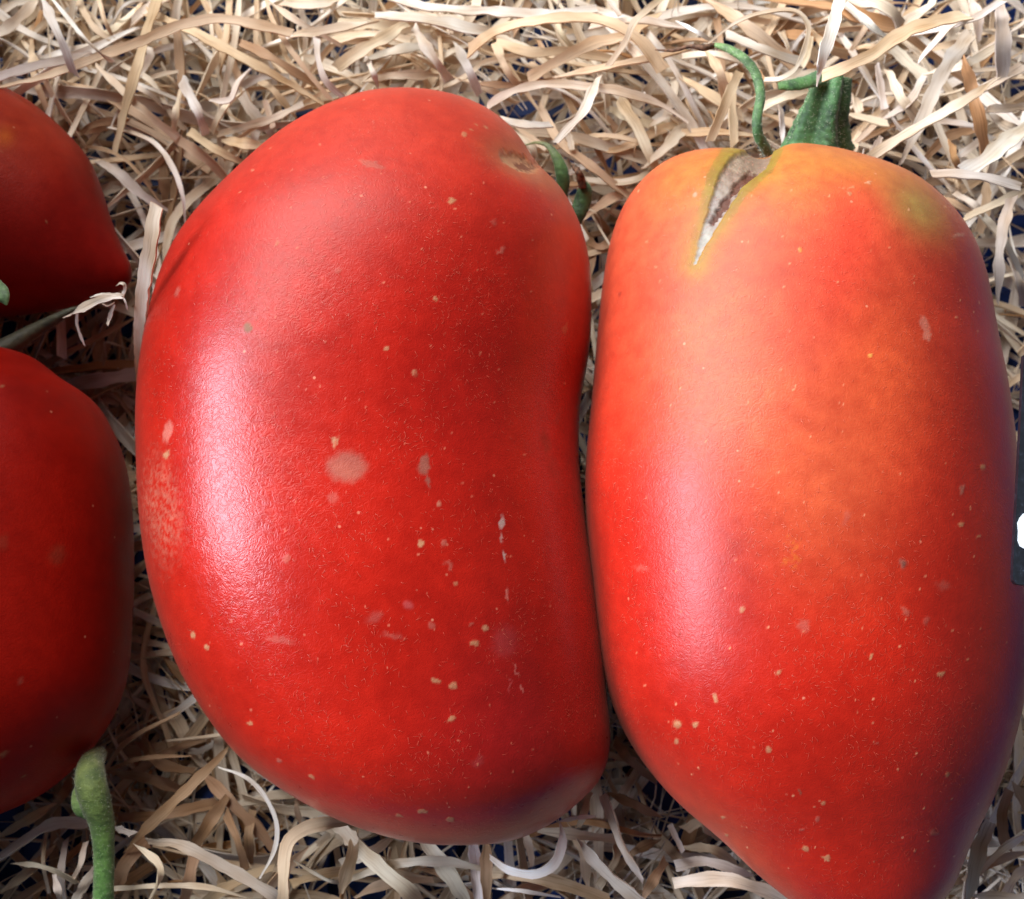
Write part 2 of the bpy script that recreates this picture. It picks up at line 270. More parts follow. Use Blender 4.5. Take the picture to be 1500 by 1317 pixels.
def ell(px, cx, cy, rx, ry, rot=0, soft=.35):
    c, s = math.cos(math.radians(rot)), math.sin(math.radians(rot)); dx, dy = px[..., 0] - cx, px[..., 1] - cy
    u, v = (dx * c + dy * s) / rx, (-dx * s + dy * c) / ry
    return 1 - smooth(np.sqrt(u * u + v * v), 1 - soft, 1 + soft)
def gau(px, cx, cy, rx, ry, rot=0):
    c, s = math.cos(math.radians(rot)), math.sin(math.radians(rot)); dx, dy = px[..., 0] - cx, px[..., 1] - cy
    u, v = (dx * c + dy * s) / rx, (-dx * s + dy * c) / ry
    return np.exp(-(u * u + v * v))

CREAM = lin(182, 128, 92); TAUPE = lin(134, 84, 70); PINK = lin(170, 84, 70); WHITE = lin(205, 192, 186); BROWN = lin(96, 48, 34)
def build_tomato(key, zc, dk, nu, nv, paint, label, category='tomato', skin=SKIN, fuzz=0, lump=.5, sh=0.0):
    P = tomato_grid(key, zc, dk, nu, nv, sh); n = grid_normals(P)
    ends = np.linspace(0, 1, nv); damp = (smooth(ends, 0, .08) * smooth(1 - ends, 0, .08))[:, None]
    P = P + n * (smooth_noise(P, 38, 3) * lump * damp)[..., None]
    px = project(P); vw = CAM - P; vw /= np.linalg.norm(vw, axis=2, keepdims=True); facing = smooth((vw * n).sum(2), -.65, -.35)
    # irregular edges for marks
    jit = np.stack([smooth_noise(P, 1.3, 5) * 4 + smooth_noise(P, .5, 6) * 2, smooth_noise(P, 1.2, 8) * 4 + smooth_noise(P, .45, 9) * 2], -1)
    C, disp, dull = paint(P, px, jit, facing)
    P = P + n * disp[..., None]
    i = np.arange(nv - 1)[:, None] * nu; j = np.arange(nu)[None, :]; j2 = (j + 1) % nu
    Fc = np.stack([i + j, i + nu + j, i + nu + j2, i + j2], -1).reshape(-1, 4)
    me = mesh_np('skin', P.reshape(-1, 3), Fc, C.reshape(-1, 3))
    # orientation
    nn = np.zeros(len(me.polygons) * 3, np.float32); me.polygons.foreach_get('normal', nn); nn = nn.reshape(-1, 3)
    if (nn * (n[:-1].reshape(-1, 3))).sum() < 0: me.flip_normals()
    d = me.attributes.new('dull', 'FLOAT', 'POINT'); d.data.foreach_set('value', dull.astype(np.float32).ravel())
    root = empty('tomato', (P[..., 0].mean(), P[..., 1].mean(), P[..., 2].min()), label=label, category=category, group='tomatoes in the crate')
    link('skin', me, skin, root)
    if fuzz:
        # short pale hairs lying on the skin
        ok = np.argwhere((facing > .9) & (np.abs(P[..., 2] - zc) > 1) & (np.arange(nv)[:, None] > 6) & (np.arange(nv)[:, None] < nv - 6))
        area_ = np.linalg.norm(np.cross(np.roll(P, -1, 1) - P, np.gradient(P, axis=0)), axis=2)
        wgt = area_[ok[:, 0], ok[:, 1]] * (0.15 + smooth(smooth_noise(P, 16, 12)[ok[:, 0], ok[:, 1]], -.25, .35)); wgt /= wgt.sum()
        pick = ok[rng.choice(len(ok), fuzz, p=wgt)]; b = P[pick[:, 0], pick[:, 1]]; nb = n[pick[:, 0], pick[:, 1]]
        a = rng.normal(size=b.shape); a[:, 1] *= 1.3; tdir = a - (a * nb).sum(1, keepdims=True) * nb; tdir /= np.linalg.norm(tdir, axis=1, keepdims=True)
        s = np.cross(nb, tdir); Ln = rng.uniform(.25, .8, (fuzz, 1)); W = rng.uniform(.014, .028, (fuzz, 1)); bend = rng.normal(0, .22, (fuzz, 1))
        rows = []
        for u in (0, .35, .7, 1):
            c = b + tdir * Ln * u + s * bend * Ln * u * u * 2 + nb * (.02 + .13 * math.sin(u * 3.0) * Ln)
            ww = W * (1 - .75 * u); rows += [c - s * ww, c + s * ww]
        Vh = np.stack(rows, 1).reshape(-1, 3); k = np.arange(fuzz)[:, None] * 8
        Fh = np.concatenate([k + np.array([[0, 1, 3, 2]]) + 2 * q for q in range(3)], 0)
        base = C[pick[:, 0], pick[:, 1]]; hc = base * .68 + lin(235, 140, 112) * .32
        link('fuzz', mesh_np('fuzz', Vh, Fh, np.repeat(hc, 8, 0)), HAIR, root, kind='stuff')
    return root, P, n

def put(C, m, c): return C * (1 - m[..., None]) + np.asarray(c) * m[..., None]
def specks(C, disp, dull, px, jit, facing, L):
    for s in L:
        x, y, rx, ry, rot, c, k = s[:7]
        m = ell(px + jit * min(1.2, max(rx, ry) / 9), x, y, rx * .8, ry * .8, rot, s[7] if len(s) > 7 else .3) * facing
        C = put(C, m * k * .76, c); disp = disp + m * (.035 if max(rx, ry) < 10 else .01); dull = np.maximum(dull, m * .8)
    return C, disp, dull

def paint_mid(P, px, jit, f):
    C = np.ones(P.shape) * lin(176, 22, 8)
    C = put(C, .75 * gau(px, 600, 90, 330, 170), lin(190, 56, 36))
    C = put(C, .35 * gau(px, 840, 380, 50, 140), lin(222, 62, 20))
    C = put(C, .45 * gau(px, 760, 1080, 130, 190, 10), lin(130, 10, 26))  # ripe crimson, with a faint blue reflection painted in
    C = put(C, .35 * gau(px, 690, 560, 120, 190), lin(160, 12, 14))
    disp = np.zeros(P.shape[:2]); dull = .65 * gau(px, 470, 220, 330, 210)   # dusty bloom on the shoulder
    # stem end scar
    g = gau(px, 768, 232, 48, 24, 22); disp = disp - 1.0 * g * f
    C = put(C, .75 * gau(px, 762, 230, 52, 26, 25) * f, lin(172, 92, 46))
    C = put(C, .5 * gau(px, 800, 262, 40, 18, 32) * f, lin(150, 92, 60))
    sc_ = ell(px + jit * .8, 765, 232, 30, 11, 22, .3) * f; C = put(C, sc_, lin(186, 134, 100)); disp -= sc_ * .35; dull = np.maximum(dull, sc_)
    br = ell(px + jit * 2.2, 776, 236, 15, 7, 22, .4) * f; C = put(C, br * .9, lin(112, 58, 40))
    scuff = ell(px + jit * 3, 236, 745, 26, 75, -6, .6) * f * smooth(smooth_noise(P, 1.1, 31) + smooth_noise(P, .5, 32), -.5, .45)
    C = put(C, scuff * .4, lin(176, 112, 92)); dull = np.maximum(dull, scuff * .5)
    L = [(508, 684, 35, 27, 0, lin(152, 84, 68), .8, .34), (621, 680, 10, 20, 5, TAUPE, .9), (627, 706, 5, 12, -15, TAUPE, .8),
         (545, 241, 24, 7, 18, PINK, .75), (363, 480, 8, 8, 0, lin(120, 100, 72), .95), (246, 632, 8, 18, 10, lin(200, 110, 95), .8), (245, 666, 4, 7, 20, CREAM, 1),
         (260, 428, 5, 9, 25, PINK, .7), (491, 647, 7, 11, 10, CREAM, 1), (492, 649, 3, 7, 10, lin(190, 60, 35), .9), (608, 547, 5, 6, 0, CREAM, .9), (609, 548, 2, 3.5, 0, lin(180, 50, 30), 1),
         (566, 511, 5, 4, -20, CREAM, .9), (638, 437, 4, 5, 0, CREAM, .9), (828, 480, 3.5, 12, 15, lin(190, 105, 70), .85), (662, 295, 9, 4, 5, CREAM, .95),
         (735, 765, 4, 12, 5, WHITE, .9), (734, 787, 2.5, 8, 0, WHITE, .6), (739, 815, 2.4, 11, -5, WHITE, .95), (744, 875, 2, 15, -4, lin(215, 130, 120), .8), (757, 980, 2, 12, -15, lin(215, 130, 120), .6), (765, 1008, 2, 8, -15, lin(215, 130, 120), .7), (746, 1005, 1.6, 12, 8, lin(200, 90, 90), .6),
         (617, 797, 5, 6, 0, lin(200, 150, 110), .9), (651, 797, 4, 7, 0, PINK, .8), (657, 828, 5, 10, -20, PINK, .7), (668, 855, 5, 4, 0, CREAM, .7), (643, 738, 4, 5, 30, lin(190, 120, 95), .8),
         (800, 650, 8, 22, -8, lin(140, 50, 32), .6, .5), (812, 690, 10, 34, -18, lin(150, 50, 38), .35, .6), (818, 612, 5, 16, 12, lin(140, 50, 32), .4, .5),
         (711, 920, 7, 5, 10, lin(190, 140, 105), .95), (695, 942, 7, 5, 0, CREAM, .9), (690, 915, 5, 2.5, -30, PINK, .8), (639, 997, 9, 5, 25, CREAM, .95), (664, 1004, 6, 7, 35, CREAM, .95), (662, 1054, 8, 3.5, -25, CREAM, .9),
         (283, 930, 4, 6, -20, CREAM, 1), (303, 948, 4, 5, 0, CREAM, 1), (366, 1060, 6, 3, 0, CREAM, .8), (409, 1114, 5, 4, 20, PINK, .9), (456, 1138, 6, 3, 35, CREAM, .7), (585, 1195, 6, 2.5, 15, CREAM, .8),
         (619, 1188, 8, 2.6, 5, CREAM, .95), (660, 1200, 8, 3, 5, CREAM, .9), (575, 932, 17, 5, 12, PINK, .5, .6), (632, 916, 6, 6, 0, PINK, .7), (598, 886, 8, 8, 0, lin(190, 90, 90), .5, .5), (410, 938, 22, 6, 8, PINK, .45, .6), (740, 940, 22, 26, 10, lin(170, 70, 75), .35, .6),
         (733, 367, 9, 5, -30, lin(190, 110, 95), .6), (680, 197, 5, 4, 0, CREAM, .7), (713, 186, 6, 1.6, 45, CREAM, .8), (697, 183, 5, 1.4, 20, CREAM, .7), (690, 190, 5, 1.4, 10, CREAM, .6), (495, 397, 7, 4, -20, PINK, .5), (405, 356, 3, 5, 0, CREAM, .5),
         (488, 730, 8, 10, 0, PINK, .35, .5), (420, 818, 7, 7, 0, lin(190, 120, 100), .3), (548, 905, 14, 8, -20, PINK, .4, .7), (722, 325, 7, 4, 20, PINK, .5), (700, 1115, 12, 8, -20, lin(170, 60, 60), .4, .6)]
    C, disp, dull = specks(C, disp, dull, px, jit, f, L)
    tiny = random.Random(3); L = []
    for k in range(110):
        L.append((tiny.uniform(300, 860), tiny.uniform(180, 1200), tiny.uniform(1, 2.2), tiny.uniform(1, 2.4), tiny.uniform(0, 90), lin(225, 130, 100), tiny.uniform(.4, .9)))
    return specks(C, disp, dull, px, jit, f, L)

CR = np.array([(1018, 388), (1030, 352), (1045, 318), (1056, 290), (1068, 262), (1085, 240), (1108, 222), (1122, 208)], float)
CW = np.array([1.5, 7, 11.5, 16, 20, 23, 20, 12])
def crack_coords(px):
    """distance across / along the crack, in px; across is signed"""
    best = np.full(px.shape[:2], 1e9); al = np.zeros_like(best); wd = np.zeros_like(best); sg = np.zeros_like(best)
    S = np.r_[0, np.cumsum(np.linalg.norm(np.diff(CR, axis=0), axis=1))]
    for k in range(len(CR) - 1):
        d = CR[k + 1] - CR[k]; L2 = (d ** 2).sum(); u = np.clip(((px - CR[k]) @ d) / L2, 0, 1); q = px - (CR[k] + u[..., None] * d); r = np.hypot(q[..., 0], q[..., 1]); m = r < best
        best = np.where(m, r, best); al = np.where(m, S[k] + u * math.sqrt(L2), al); wd = np.where(m, CW[k] + u * (CW[k + 1] - CW[k]), wd)
        sg = np.where(m, np.sign(q[..., 0] * -d[1] + q[..., 1] * d[0]), sg)
    return best, al / S[-1], wd, sg
def paint_rt(P, px, jit, f):
    C = np.ones(P.shape) * lin(178, 24, 9)
    OR = lin(206, 86, 50)
    C = put(C, .85 * gau(px, 1110, 260, 260, 170), lin(205, 96, 58))
    C = put(C, .85 * gau(px, 1060, 420, 150, 190), lin(202, 84, 54))
    C = put(C, .70 * gau(px, 1300, 520, 95, 130, -10), lin(202, 72, 36))
    C = put(C, .75 * gau(px, 1200, 700, 120, 150), OR)
    C = put(C, .5 * gau(px, 1090, 560, 150, 130), OR)
    C = put(C, .35 * gau(px, 1060, 1250, 110, 50, 42), OR)
    C = put(C, .7 * gau(px, 1240, 360, 60, 130, 20), lin(214, 52, 34))
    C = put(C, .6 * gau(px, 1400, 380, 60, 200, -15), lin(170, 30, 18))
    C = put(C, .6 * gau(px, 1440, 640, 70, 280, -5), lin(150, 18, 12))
    C = put(C, .35 * gau(px, 1400, 1180, 70, 200, 15), lin(120, 14, 36))  # bluish reflection painted into the lower right flank
    C = put(C, .85 * gau(px, 1345, 300, 60, 36, 45), lin(150, 120, 60))
    C = put(C, .7 * gau(px, 1240, 235, 110, 30, 12), lin(198, 122, 50)); C = put(C, .55 * gau(px, 1010, 260, 50, 60, 30), lin(205, 120, 44)); C = put(C, .5 * gau(px, 1150, 255, 60, 55, 0), lin(205, 125, 44))
    disp = np.zeros(P.shape[:2]); dull = disp + .22 + .5 * gau(px, 1150, 330, 280, 230)
    r, al, wd, sg = crack_coords(px + jit * .4)
    halo = np.exp(-np.clip(r - wd, 0, None) ** 2 / (2 * 15. ** 2)) * f
    C = put(C, .85 * halo, lin(150, 112, 34)); C = put(C, .6 * halo * smooth(al, .2, .6) * (r < wd + 14), lin(128, 112, 40))
    inside = (1 - smooth(r, wd * .82, wd * 1.05)) * f
    tn = (smooth_noise(P, .9, 41) + .6 * smooth_noise(P, .4, 42)) * (1 - .85 * smooth(al, .75, .95))
    ck = lin(168, 154, 146) * (1 - .22 * smooth(tn, -.5, .5))[..., None]; grey = lin(134, 108, 92)
    ck = ck * (1 - smooth(al, .35, .75)[..., None]) + grey * (.85 + .3 * smooth(tn, -.5, .5))[..., None] * smooth(al, .35, .75)[..., None]
    C = C * (1 - inside[..., None]) + ck * inside[..., None]
    # dry brown flesh on the right-of-centre of the split
    bl = np.zeros_like(r)
    for (x, y, a, b2, ro) in ((1096, 250, 17, 11, -48), (1073, 273, 7, 10, 20), (1061, 291, 13, 8, -60), (1050, 308, 13, 7, -55), (1044, 320, 7, 5, -50), (1080, 262, 9, 5, -50)):
        bl = np.maximum(bl, ell(px + jit * 1.3, x, y, a, b2, ro, .25))
    bl = bl * inside; C = put(C, bl * .95, lin(88, 42, 24)); disp -= bl * .5
    disp -= inside * (.15 + .45 * al) * (1 + .35 * tn); disp -= .8 * np.exp(-(r / (wd + 16)) ** 2) * f * smooth(al, .05, .9)
    rim = np.exp(-((r - wd) / 3.0) ** 2) * f; disp += rim * .05
    notch = np.exp(-((px[..., 0] - 1116) / 26) ** 2) * np.exp(-(np.clip(px[..., 1] - 214, -60, 200) / 34) ** 2); disp -= 1.0 * notch
    dull = np.maximum(dull, inside)
    L = [(1353, 474, 7, 13, -10, lin(196, 110, 92), .9), (1358, 490, 7, 13, 8, lin(196, 110, 92), .9), (1323, 825, 8.5, 9.5, 0, lin(140, 82, 70), .95), (1323, 826, 4, 5, 0, lin(110, 66, 56), .8),
         (1382, 858, 11, 9, 0, PINK, .45, .6), (1325, 895, 9, 5, 45, PINK, .7), (1357, 908, 8, 5, 0, PINK, .55, .5), (1178, 918, 10, 11, 20, PINK, .55, .5), (1048, 1023, 4.5, 8, 0, CREAM, 1), (1019, 1062, 4, 6, -30, CREAM, 1),
         (993, 1061, 8, 7, 10, CREAM, 1), (993, 1062, 4, 3.5, 10, lin(180, 100, 70), .8), (991, 1086, 4, 5, 0, CREAM, .9), (1126, 1098, 5, 6, 0, CREAM, .95), (1140, 984, 5, 3.5, -40, CREAM, .95), (1276, 962, 3, 6, 15, CREAM, .9), (1379, 988, 7, 4, -25, CREAM, .95),
         (1088, 893, 4, 5, 0, CREAM, .95), (1409, 717, 4, 9, 5, lin(160, 100, 85), .8), (1408, 768, 4, 5, -30, CREAM, .8), (1440, 684, 5, 4, 0, CREAM, .8), (1434, 786, 4, 2, -30, CREAM, .8), (1172, 1160, 2.5, 8, 0, lin(120, 70, 50), .8), (1206, 1177, 5, 3, 0, CREAM, .8),
         (1210, 1257, 9, 4, 25, CREAM, .9), (1180, 1243, 5, 5, 0, CREAM, .85), (1198, 1200, 4, 5, 0, PINK, .8), (1367, 1219, 9, 5, 15, PINK, .8), (1388, 1134, 4, 5, 20, CREAM, .8), (1246, 276, 6, 2, 5, CREAM, .8), (1245, 283, 5, 3, 30, CREAM, .8), (1232, 275, 7, 1.3, 4, CREAM, .6), (1018, 284, 4, 4, 20, lin(180, 150, 130), .8), (1275, 520, 4, 3, 0, lin(214, 150, 70), .9),
         (1065, 1223, 4, 3, 10, CREAM, .9), (1059, 1197, 3, 3, 0, CREAM, .8), (1284, 1089, 5, 2, 20, PINK, .8), (1174, 1215, 5, 2.5, 0, PINK, .7), (1270, 268, 8, 2.5, -10, lin(215, 170, 140), .6), (1405, 345, 10, 4, -20, lin(200, 160, 140), .5, .6), (940, 833, 14, 4, 10, PINK, .45, .6), (1240, 760, 6, 14, 25, PINK, .4, .6), (908, 430, 3, 5, 0, lin(110, 10, 8), .6), (1172, 365, 3, 5, 0, lin(235, 150, 70), .7)]
    C, disp, dull = specks(C, disp, dull, px, jit, f, L)
    ys = ell(px + jit * 4, 1160, 812, 9, 24, 5, .6) * f; C = put(C, ys * .6 * .55 * smooth(tn, -.4, .6), lin(214, 118, 34))
    tiny = random.Random(5); L = []
    for k in range(150):
        L.append((tiny.uniform(930, 1490), tiny.uniform(230, 1300), tiny.uniform(1, 2.2), tiny.uniform(1, 2.4), tiny.uniform(0, 90), lin(232, 160, 120), tiny.uniform(.4, .9)))
    return specks(C, disp, dull, px, jit, f, L)
def paint_left(P, px, jit, f):
    C = np.ones(P.shape) * lin(160, 16, 4)
    disp = np.zeros(P.shape[:2]); dull = disp + .5
    L = [(84, 812, 14, 16, 0, lin(130, 60, 40), .5, .6), (4, 795, 10, 14, 0, lin(130, 60, 40), .4, .6), (5, 1104, 8, 4, -20, CREAM, .7), (30, 997, 3, 5, 0, PINK, .6), (18, 776, 2, 2, 0, CREAM, .8), (35, 1136, 2, 2, 0, CREAM, .9), (3, 567, 2, 2, 0, CREAM, .8)]
    return specks(C, disp, dull, px, jit, f, L)
def paint_ul(P, px, jit, f):
    C = np.ones(P.shape) * lin(136, 12, 6)
    C = put(C, .7 * gau(px, 20, 170, 160, 90), lin(160, 48, 24)); C = put(C, .6 * gau(px, 6, 200, 14, 14), lin(196, 90, 20))
    L = [(68, 325, 2, 2, 0, CREAM, .6), (3, 220, 2, 3, 0, CREAM, .8)]
    return specks(C, np.zeros(P.shape[:2]), np.zeros(P.shape[:2]) + .5, px, jit, f, L)

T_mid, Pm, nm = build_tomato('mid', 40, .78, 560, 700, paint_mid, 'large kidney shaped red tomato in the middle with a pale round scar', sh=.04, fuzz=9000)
T_rt, Pr, nr = build_tomato('rt', 40, .84, 520, 720, paint_rt, 'long orange and red tomato on the right, split and corky at the top', sh=.05, fuzz=11000)
T_ll, Pl, nl = build_tomato('ll', 25, .85, 200, 240, paint_left, 'dark red tomato cut by the left edge, lower of the two', skin=SKIN2, lump=.3)
T_ul, Pu, nu_ = build_tomato('ul', 25, .8, 200, 240, paint_ul, 'dark red tomato cut by the left edge, upper of the two with pointed right end', skin=SKIN2, lump=.2)

# ------------------------------------------------------------------ stems and sepals
def tube(name, pts, radii, m, parent, ns=24, n=60, ribs=0, ribamp=.1, flat=1.0, colr=None, rough=.03, seed=1, caps=True, **props):
    R = catmull(np.c_[np.asarray(pts, float), np.asarray(radii, float)], n); P = R[:, :3]; r = R[:, 3]
    t = np.gradient(P, axis=0); t /= np.linalg.norm(t, axis=1, keepdims=True)
    up = np.array([0, 0, 1.0]); s = np.cross(t, up); s /= np.linalg.norm(s, axis=1, keepdims=True) + 1e-9; v = np.cross(s, t)
    a = np.linspace(0, 2 * np.pi, ns, endpoint=False)
    rough = rough * .4
    k = 1 + (ribamp * np.cos(a * ribs) if ribs else 0 * a)
    V = P[:, None] + r[:, None, None] * (np.cos(a)[None, :, None] * s[:, None] + flat * np.sin(a)[None, :, None] * v[:, None]) * k[None, :, None]
    nn_ = V - P[:, None]; V = V + nn_ * (smooth_noise(V, .9, seed) * rough * 4 + smooth_noise(V, .35, seed + 1) * rough * 2)[..., None]
    i = np.arange(n - 1)[:, None] * ns; j = np.arange(ns)[None]; j2 = (j + 1) % ns
    Fc = np.stack([i + j, i + j2, i + ns + j2, i + ns + j], -1).reshape(-1, 4)
    V = V.reshape(-1, 3)
    c = np.ones((len(V), 3)) if colr is None else np.repeat(catmull(np.c_[np.asarray(colr, float)], n) if len(colr) > 1 else np.tile(colr[0], (n, 1)), ns, 0)
    if caps:
        V = np.vstack([V, P[0], P[-1]]); c = np.vstack([c, c[:1], c[-1:]]); b0 = n * ns
        jj = np.arange(0, ns, 2); C1 = np.stack([np.full(len(jj), b0), (jj + 2) % ns, jj + 1, jj], -1); e = (n - 1) * ns
        C2 = np.stack([np.full(len(jj), b0 + 1), e + jj, e + jj + 1, e + (jj + 2) % ns], -1); Fc = np.vstack([Fc, C1, C2])
    o = link(name, mesh_np(name, V, Fc, np.clip(c, 0, 2)), m, parent, **props)
    return o, P, r, s, v
def hairs_on(name, P, r, s, v, parent, count, ln, seed, colr=(.75, .8, .62), wd=.022):
    g = np.random.default_rng(seed); n = len(P); i = g.integers(1, n - 1, count); a = g.uniform(0, 2 * np.pi, count)
    d = np.cos(a)[:, None] * s[i] + np.sin(a)[:, None] * v[i]; b = P[i] + d * r[i][:, None] * .97
    d = d + g.normal(0, .45, d.shape); d /= np.linalg.norm(d, axis=1, keepdims=True); L_ = g.uniform(.3, 1, (count, 1)) * ln
    q = np.cross(d, g.normal(size=d.shape)); q /= np.linalg.norm(q, axis=1, keepdims=True); q2 = np.cross(d, q)
    V = np.stack([b + q * wd, b - q * .5 * wd + q2 * .8 * wd, b - q * .5 * wd - q2 * .8 * wd, b + d * L_], 1).reshape(-1, 3); k = np.arange(count)[:, None] * 4
    Fc = np.concatenate([k + np.array([x]) for x in ([0, 1, 3], [1, 2, 3], [2, 0, 3])], 0)
    link(name, mesh_np(name, V, Fc, np.tile(colr, (len(V), 1))), HAIR, parent, kind='stuff')

# right tomato: thick ribbed stem, long curled sepal with dry tip, short cut sepal
st = [at(1196, 250, 34), at(1196, 222, 38), at(1203, 180, 41), at(1212, 145, 43), at(1217, 112, 44)]
o, P_, r_, s_, v_ = tube('stem', st, [5.6, 4.9, 3.6, 2.9, 2.7], STEM, T_rt, ns=64, n=110, ribs=5, ribamp=.21, flat=.8, rough=.035, seed=50, label='thick ribbed green stem')
hairs_on('stem_hairs', P_, r_, s_, v_, o, 1500, .55, 51)
sp = [at(1126, 232, 42), at(1122, 218, 47), at(1111, 198, 50), at(1109, 172, 51), at(1114, 140, 51), at(1107, 108, 51), at(1090, 86, 51), at(1066, 71, 50), at(1043, 65, 49)]
o, P_, r_, s_, v_ = tube('sepal', sp, [1.1, 1.0, .8, .72, .72, .75, .72, .62, .3], STEM, T_rt, ns=20, n=110, flat=.65, rough=.05, seed=60, colr=[(.7, .8, .8), (.8, .85, .9), (.9, .85, .95), (1.05, .95, .95), (1.4, 1.1, 1.1), (1.9, 1.3, 1.2)], label='long curled green sepal')
hairs_on('sepal_hairs', P_, r_, s_, v_, o, 500, .5, 61)
tube('sepal_tip', [at(1047, 66, 49), at(1030, 70, 49.5), at(1012, 68, 49), at(985, 74, 48), at(960, 73, 46)], [.35, .5, .3, .25, .08], DRY, o, ns=10, n=50, rough=.12, seed=62)
o, P_, r_, s_, v_ = tube('sepal', [at(1204, 113, 45.5), at(1186, 119, 47), at(1163, 124, 48), at(1140, 126, 48)], [1.4, 1.05, .95, .6], STEM, T_rt, ns=20, n=50, flat=.45, rough=.05, seed=64, colr=[(1, 1, .9), (1.3, 1.2, 1)], label='short cut green sepal')
hairs_on('sepal_hairs', P_, r_, s_, v_, o, 160, .4, 65)
# middle tomato: dark sepals behind the shoulder
o, P_, r_, s_, v_ = tube('sepal', [at(768, 213, 33), at(786, 209, 35), at(803, 214, 36), at(816, 232, 36), at(824, 258, 35), at(822, 290, 33)], [.12, .25, .45, .8, 1.1, 1.0], STEM, T_mid, ns=16, n=60, flat=.6, rough=.04, seed=70, colr=[(2.2, .8, .9), (1.6, .7, .7), (.9, .8, .7), (.55, .55, .5), (.5, .5, .5)])
o2, P_, r_, s_, v_ = tube('sepal', [at(848, 262, 34), at(856, 276, 34), at(853, 296, 33), at(842, 322, 32), at(828, 345, 30)], [.3, 1.1, 1.35, 1.2, .8], STEM, T_mid, ns=16, n=60, flat=.6, rough=.04, seed=72, colr=[(.8, .7, .6), (.45, .55, .5), (.5, .6, .5)])
tube('sepal_tip', [at(838, 242, 36), at(846, 250, 37), at(851, 262, 36), at(854, 274, 35)], [.25, .55, .65, .7], DRY, o2, ns=10, n=24, rough=.2, seed=73)
# lower left tomato: dim stem, the shade also put into its dark colour, pale sepal tip
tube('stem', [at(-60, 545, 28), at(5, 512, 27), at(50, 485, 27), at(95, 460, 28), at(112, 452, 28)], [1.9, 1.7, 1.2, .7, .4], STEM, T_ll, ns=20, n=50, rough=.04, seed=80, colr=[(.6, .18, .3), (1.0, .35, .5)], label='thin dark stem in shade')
tube('sepal', [at(-30, 405, 50), at(-8, 424, 52), at(4, 434, 53), at(10, 447, 53)], [1.2, 1.5, 1.1, .15], STEM, T_ul, ns=14, n=30, flat=.4, rough=.05, seed=82, colr=[(1.6, 1.0, 1.2), (1.9, 1.3, 1.5)], label='pale green sepal tip')
# free stalk at lower left
sk = empty('tomato_stalk', at(145, 1317, 10), label='thick green hairy stalk with a knobbly end rising from the bottom edge at the left', category='stalk')
pts = [at(146, 1102, 25), at(134, 1120, 28), at(133, 1147, 31), at(140, 1175, 31), at(149, 1205, 30), at(152, 1245, 29), at(152, 1290, 28), at(150, 1350, 26), at(146, 1420, 22)]
o, P_, r_, s_, v_ = tube('stalk', pts, [1.1, 1.9, 2.25, 2.2, 1.8, 1.5, 1.45, 1.5, 1.55], STALK, sk, ns=40, n=160, rough=.015, seed=90, colr=[(1.0, .45, .4), (1.0, .6, .55), (1.0, .95, .8), (1.0, 1.2, 1.1), (1.0, 1.3, 1.3), (1.0, 1.3, 1.4), (1.0, 1.3, 1.4)])
hairs_on('stalk_hairs', P_, r_, s_, v_, sk, 1500, .6, 91)
tube('scar_flap', [at(126, 1142, 31), at(117, 1160, 31), at(113, 1172, 31), at(118, 1184, 31), at(133, 1196, 30.5)], [.7, 1.0, .9, 1.1, .7], STALK, sk, ns=12, n=30, flat=.5, rough=.06, seed=93, colr=[(1.3, .75, .9), (1, .95, .9)])

# ------------------------------------------------------------------ black tag at the right edge
tg = empty('price_tag', at(1560, 850, 62), label='black plastic price tag edge with white chalk at the right edge', category='price tag')
def slab(name, poly, z0s, th, m, parent, **kw):
    """poly: traced corners at heights z; thickness th downward"""
    A = np.array([at(x, y, z) for (x, y), z in zip(poly, z0s)]); n = len(A)
    V = np.vstack([A, A - np.array([0, 0, th])]); me = bpy.data.meshes.new(name)
    me.from_pydata([tuple(p * MM) for p in V], [], [tuple(range(n - 1, -1, -1)), tuple(range(n, 2 * n))] + [(i, (i + 1) % n, n + (i + 1) % n, n + i) for i in range(n)])
    me.update(); return link(name, me, m, parent, **kw)
poly = [(1499.5, 520), (1496, 600), (1492, 680), (1489, 740), (1486, 790), (1483.5, 843)] + [(1484.2, 850), (1487.5, 854.5), (1492, 856)] + [(1560, 861), (1640, 864), (1655, 530), (1580, 524)]
tz = lambda x, y: 70 + (y - 690) * -.004
slab('card', poly, [tz(*p) for p in poly], .9, BLACK, tg)
mk = [(1490.5, 766), (1494, 758), (1499, 752.5), (1506, 751), (1513, 756), (1516, 768), (1515, 786), (1509, 798), (1500, 803.5), (1494, 800), (1490.8, 792), (1491.5, 779)]
slab('chalk_mark', mk, [tz(*p) + .12 for p in mk], .1, CHALK, tg)

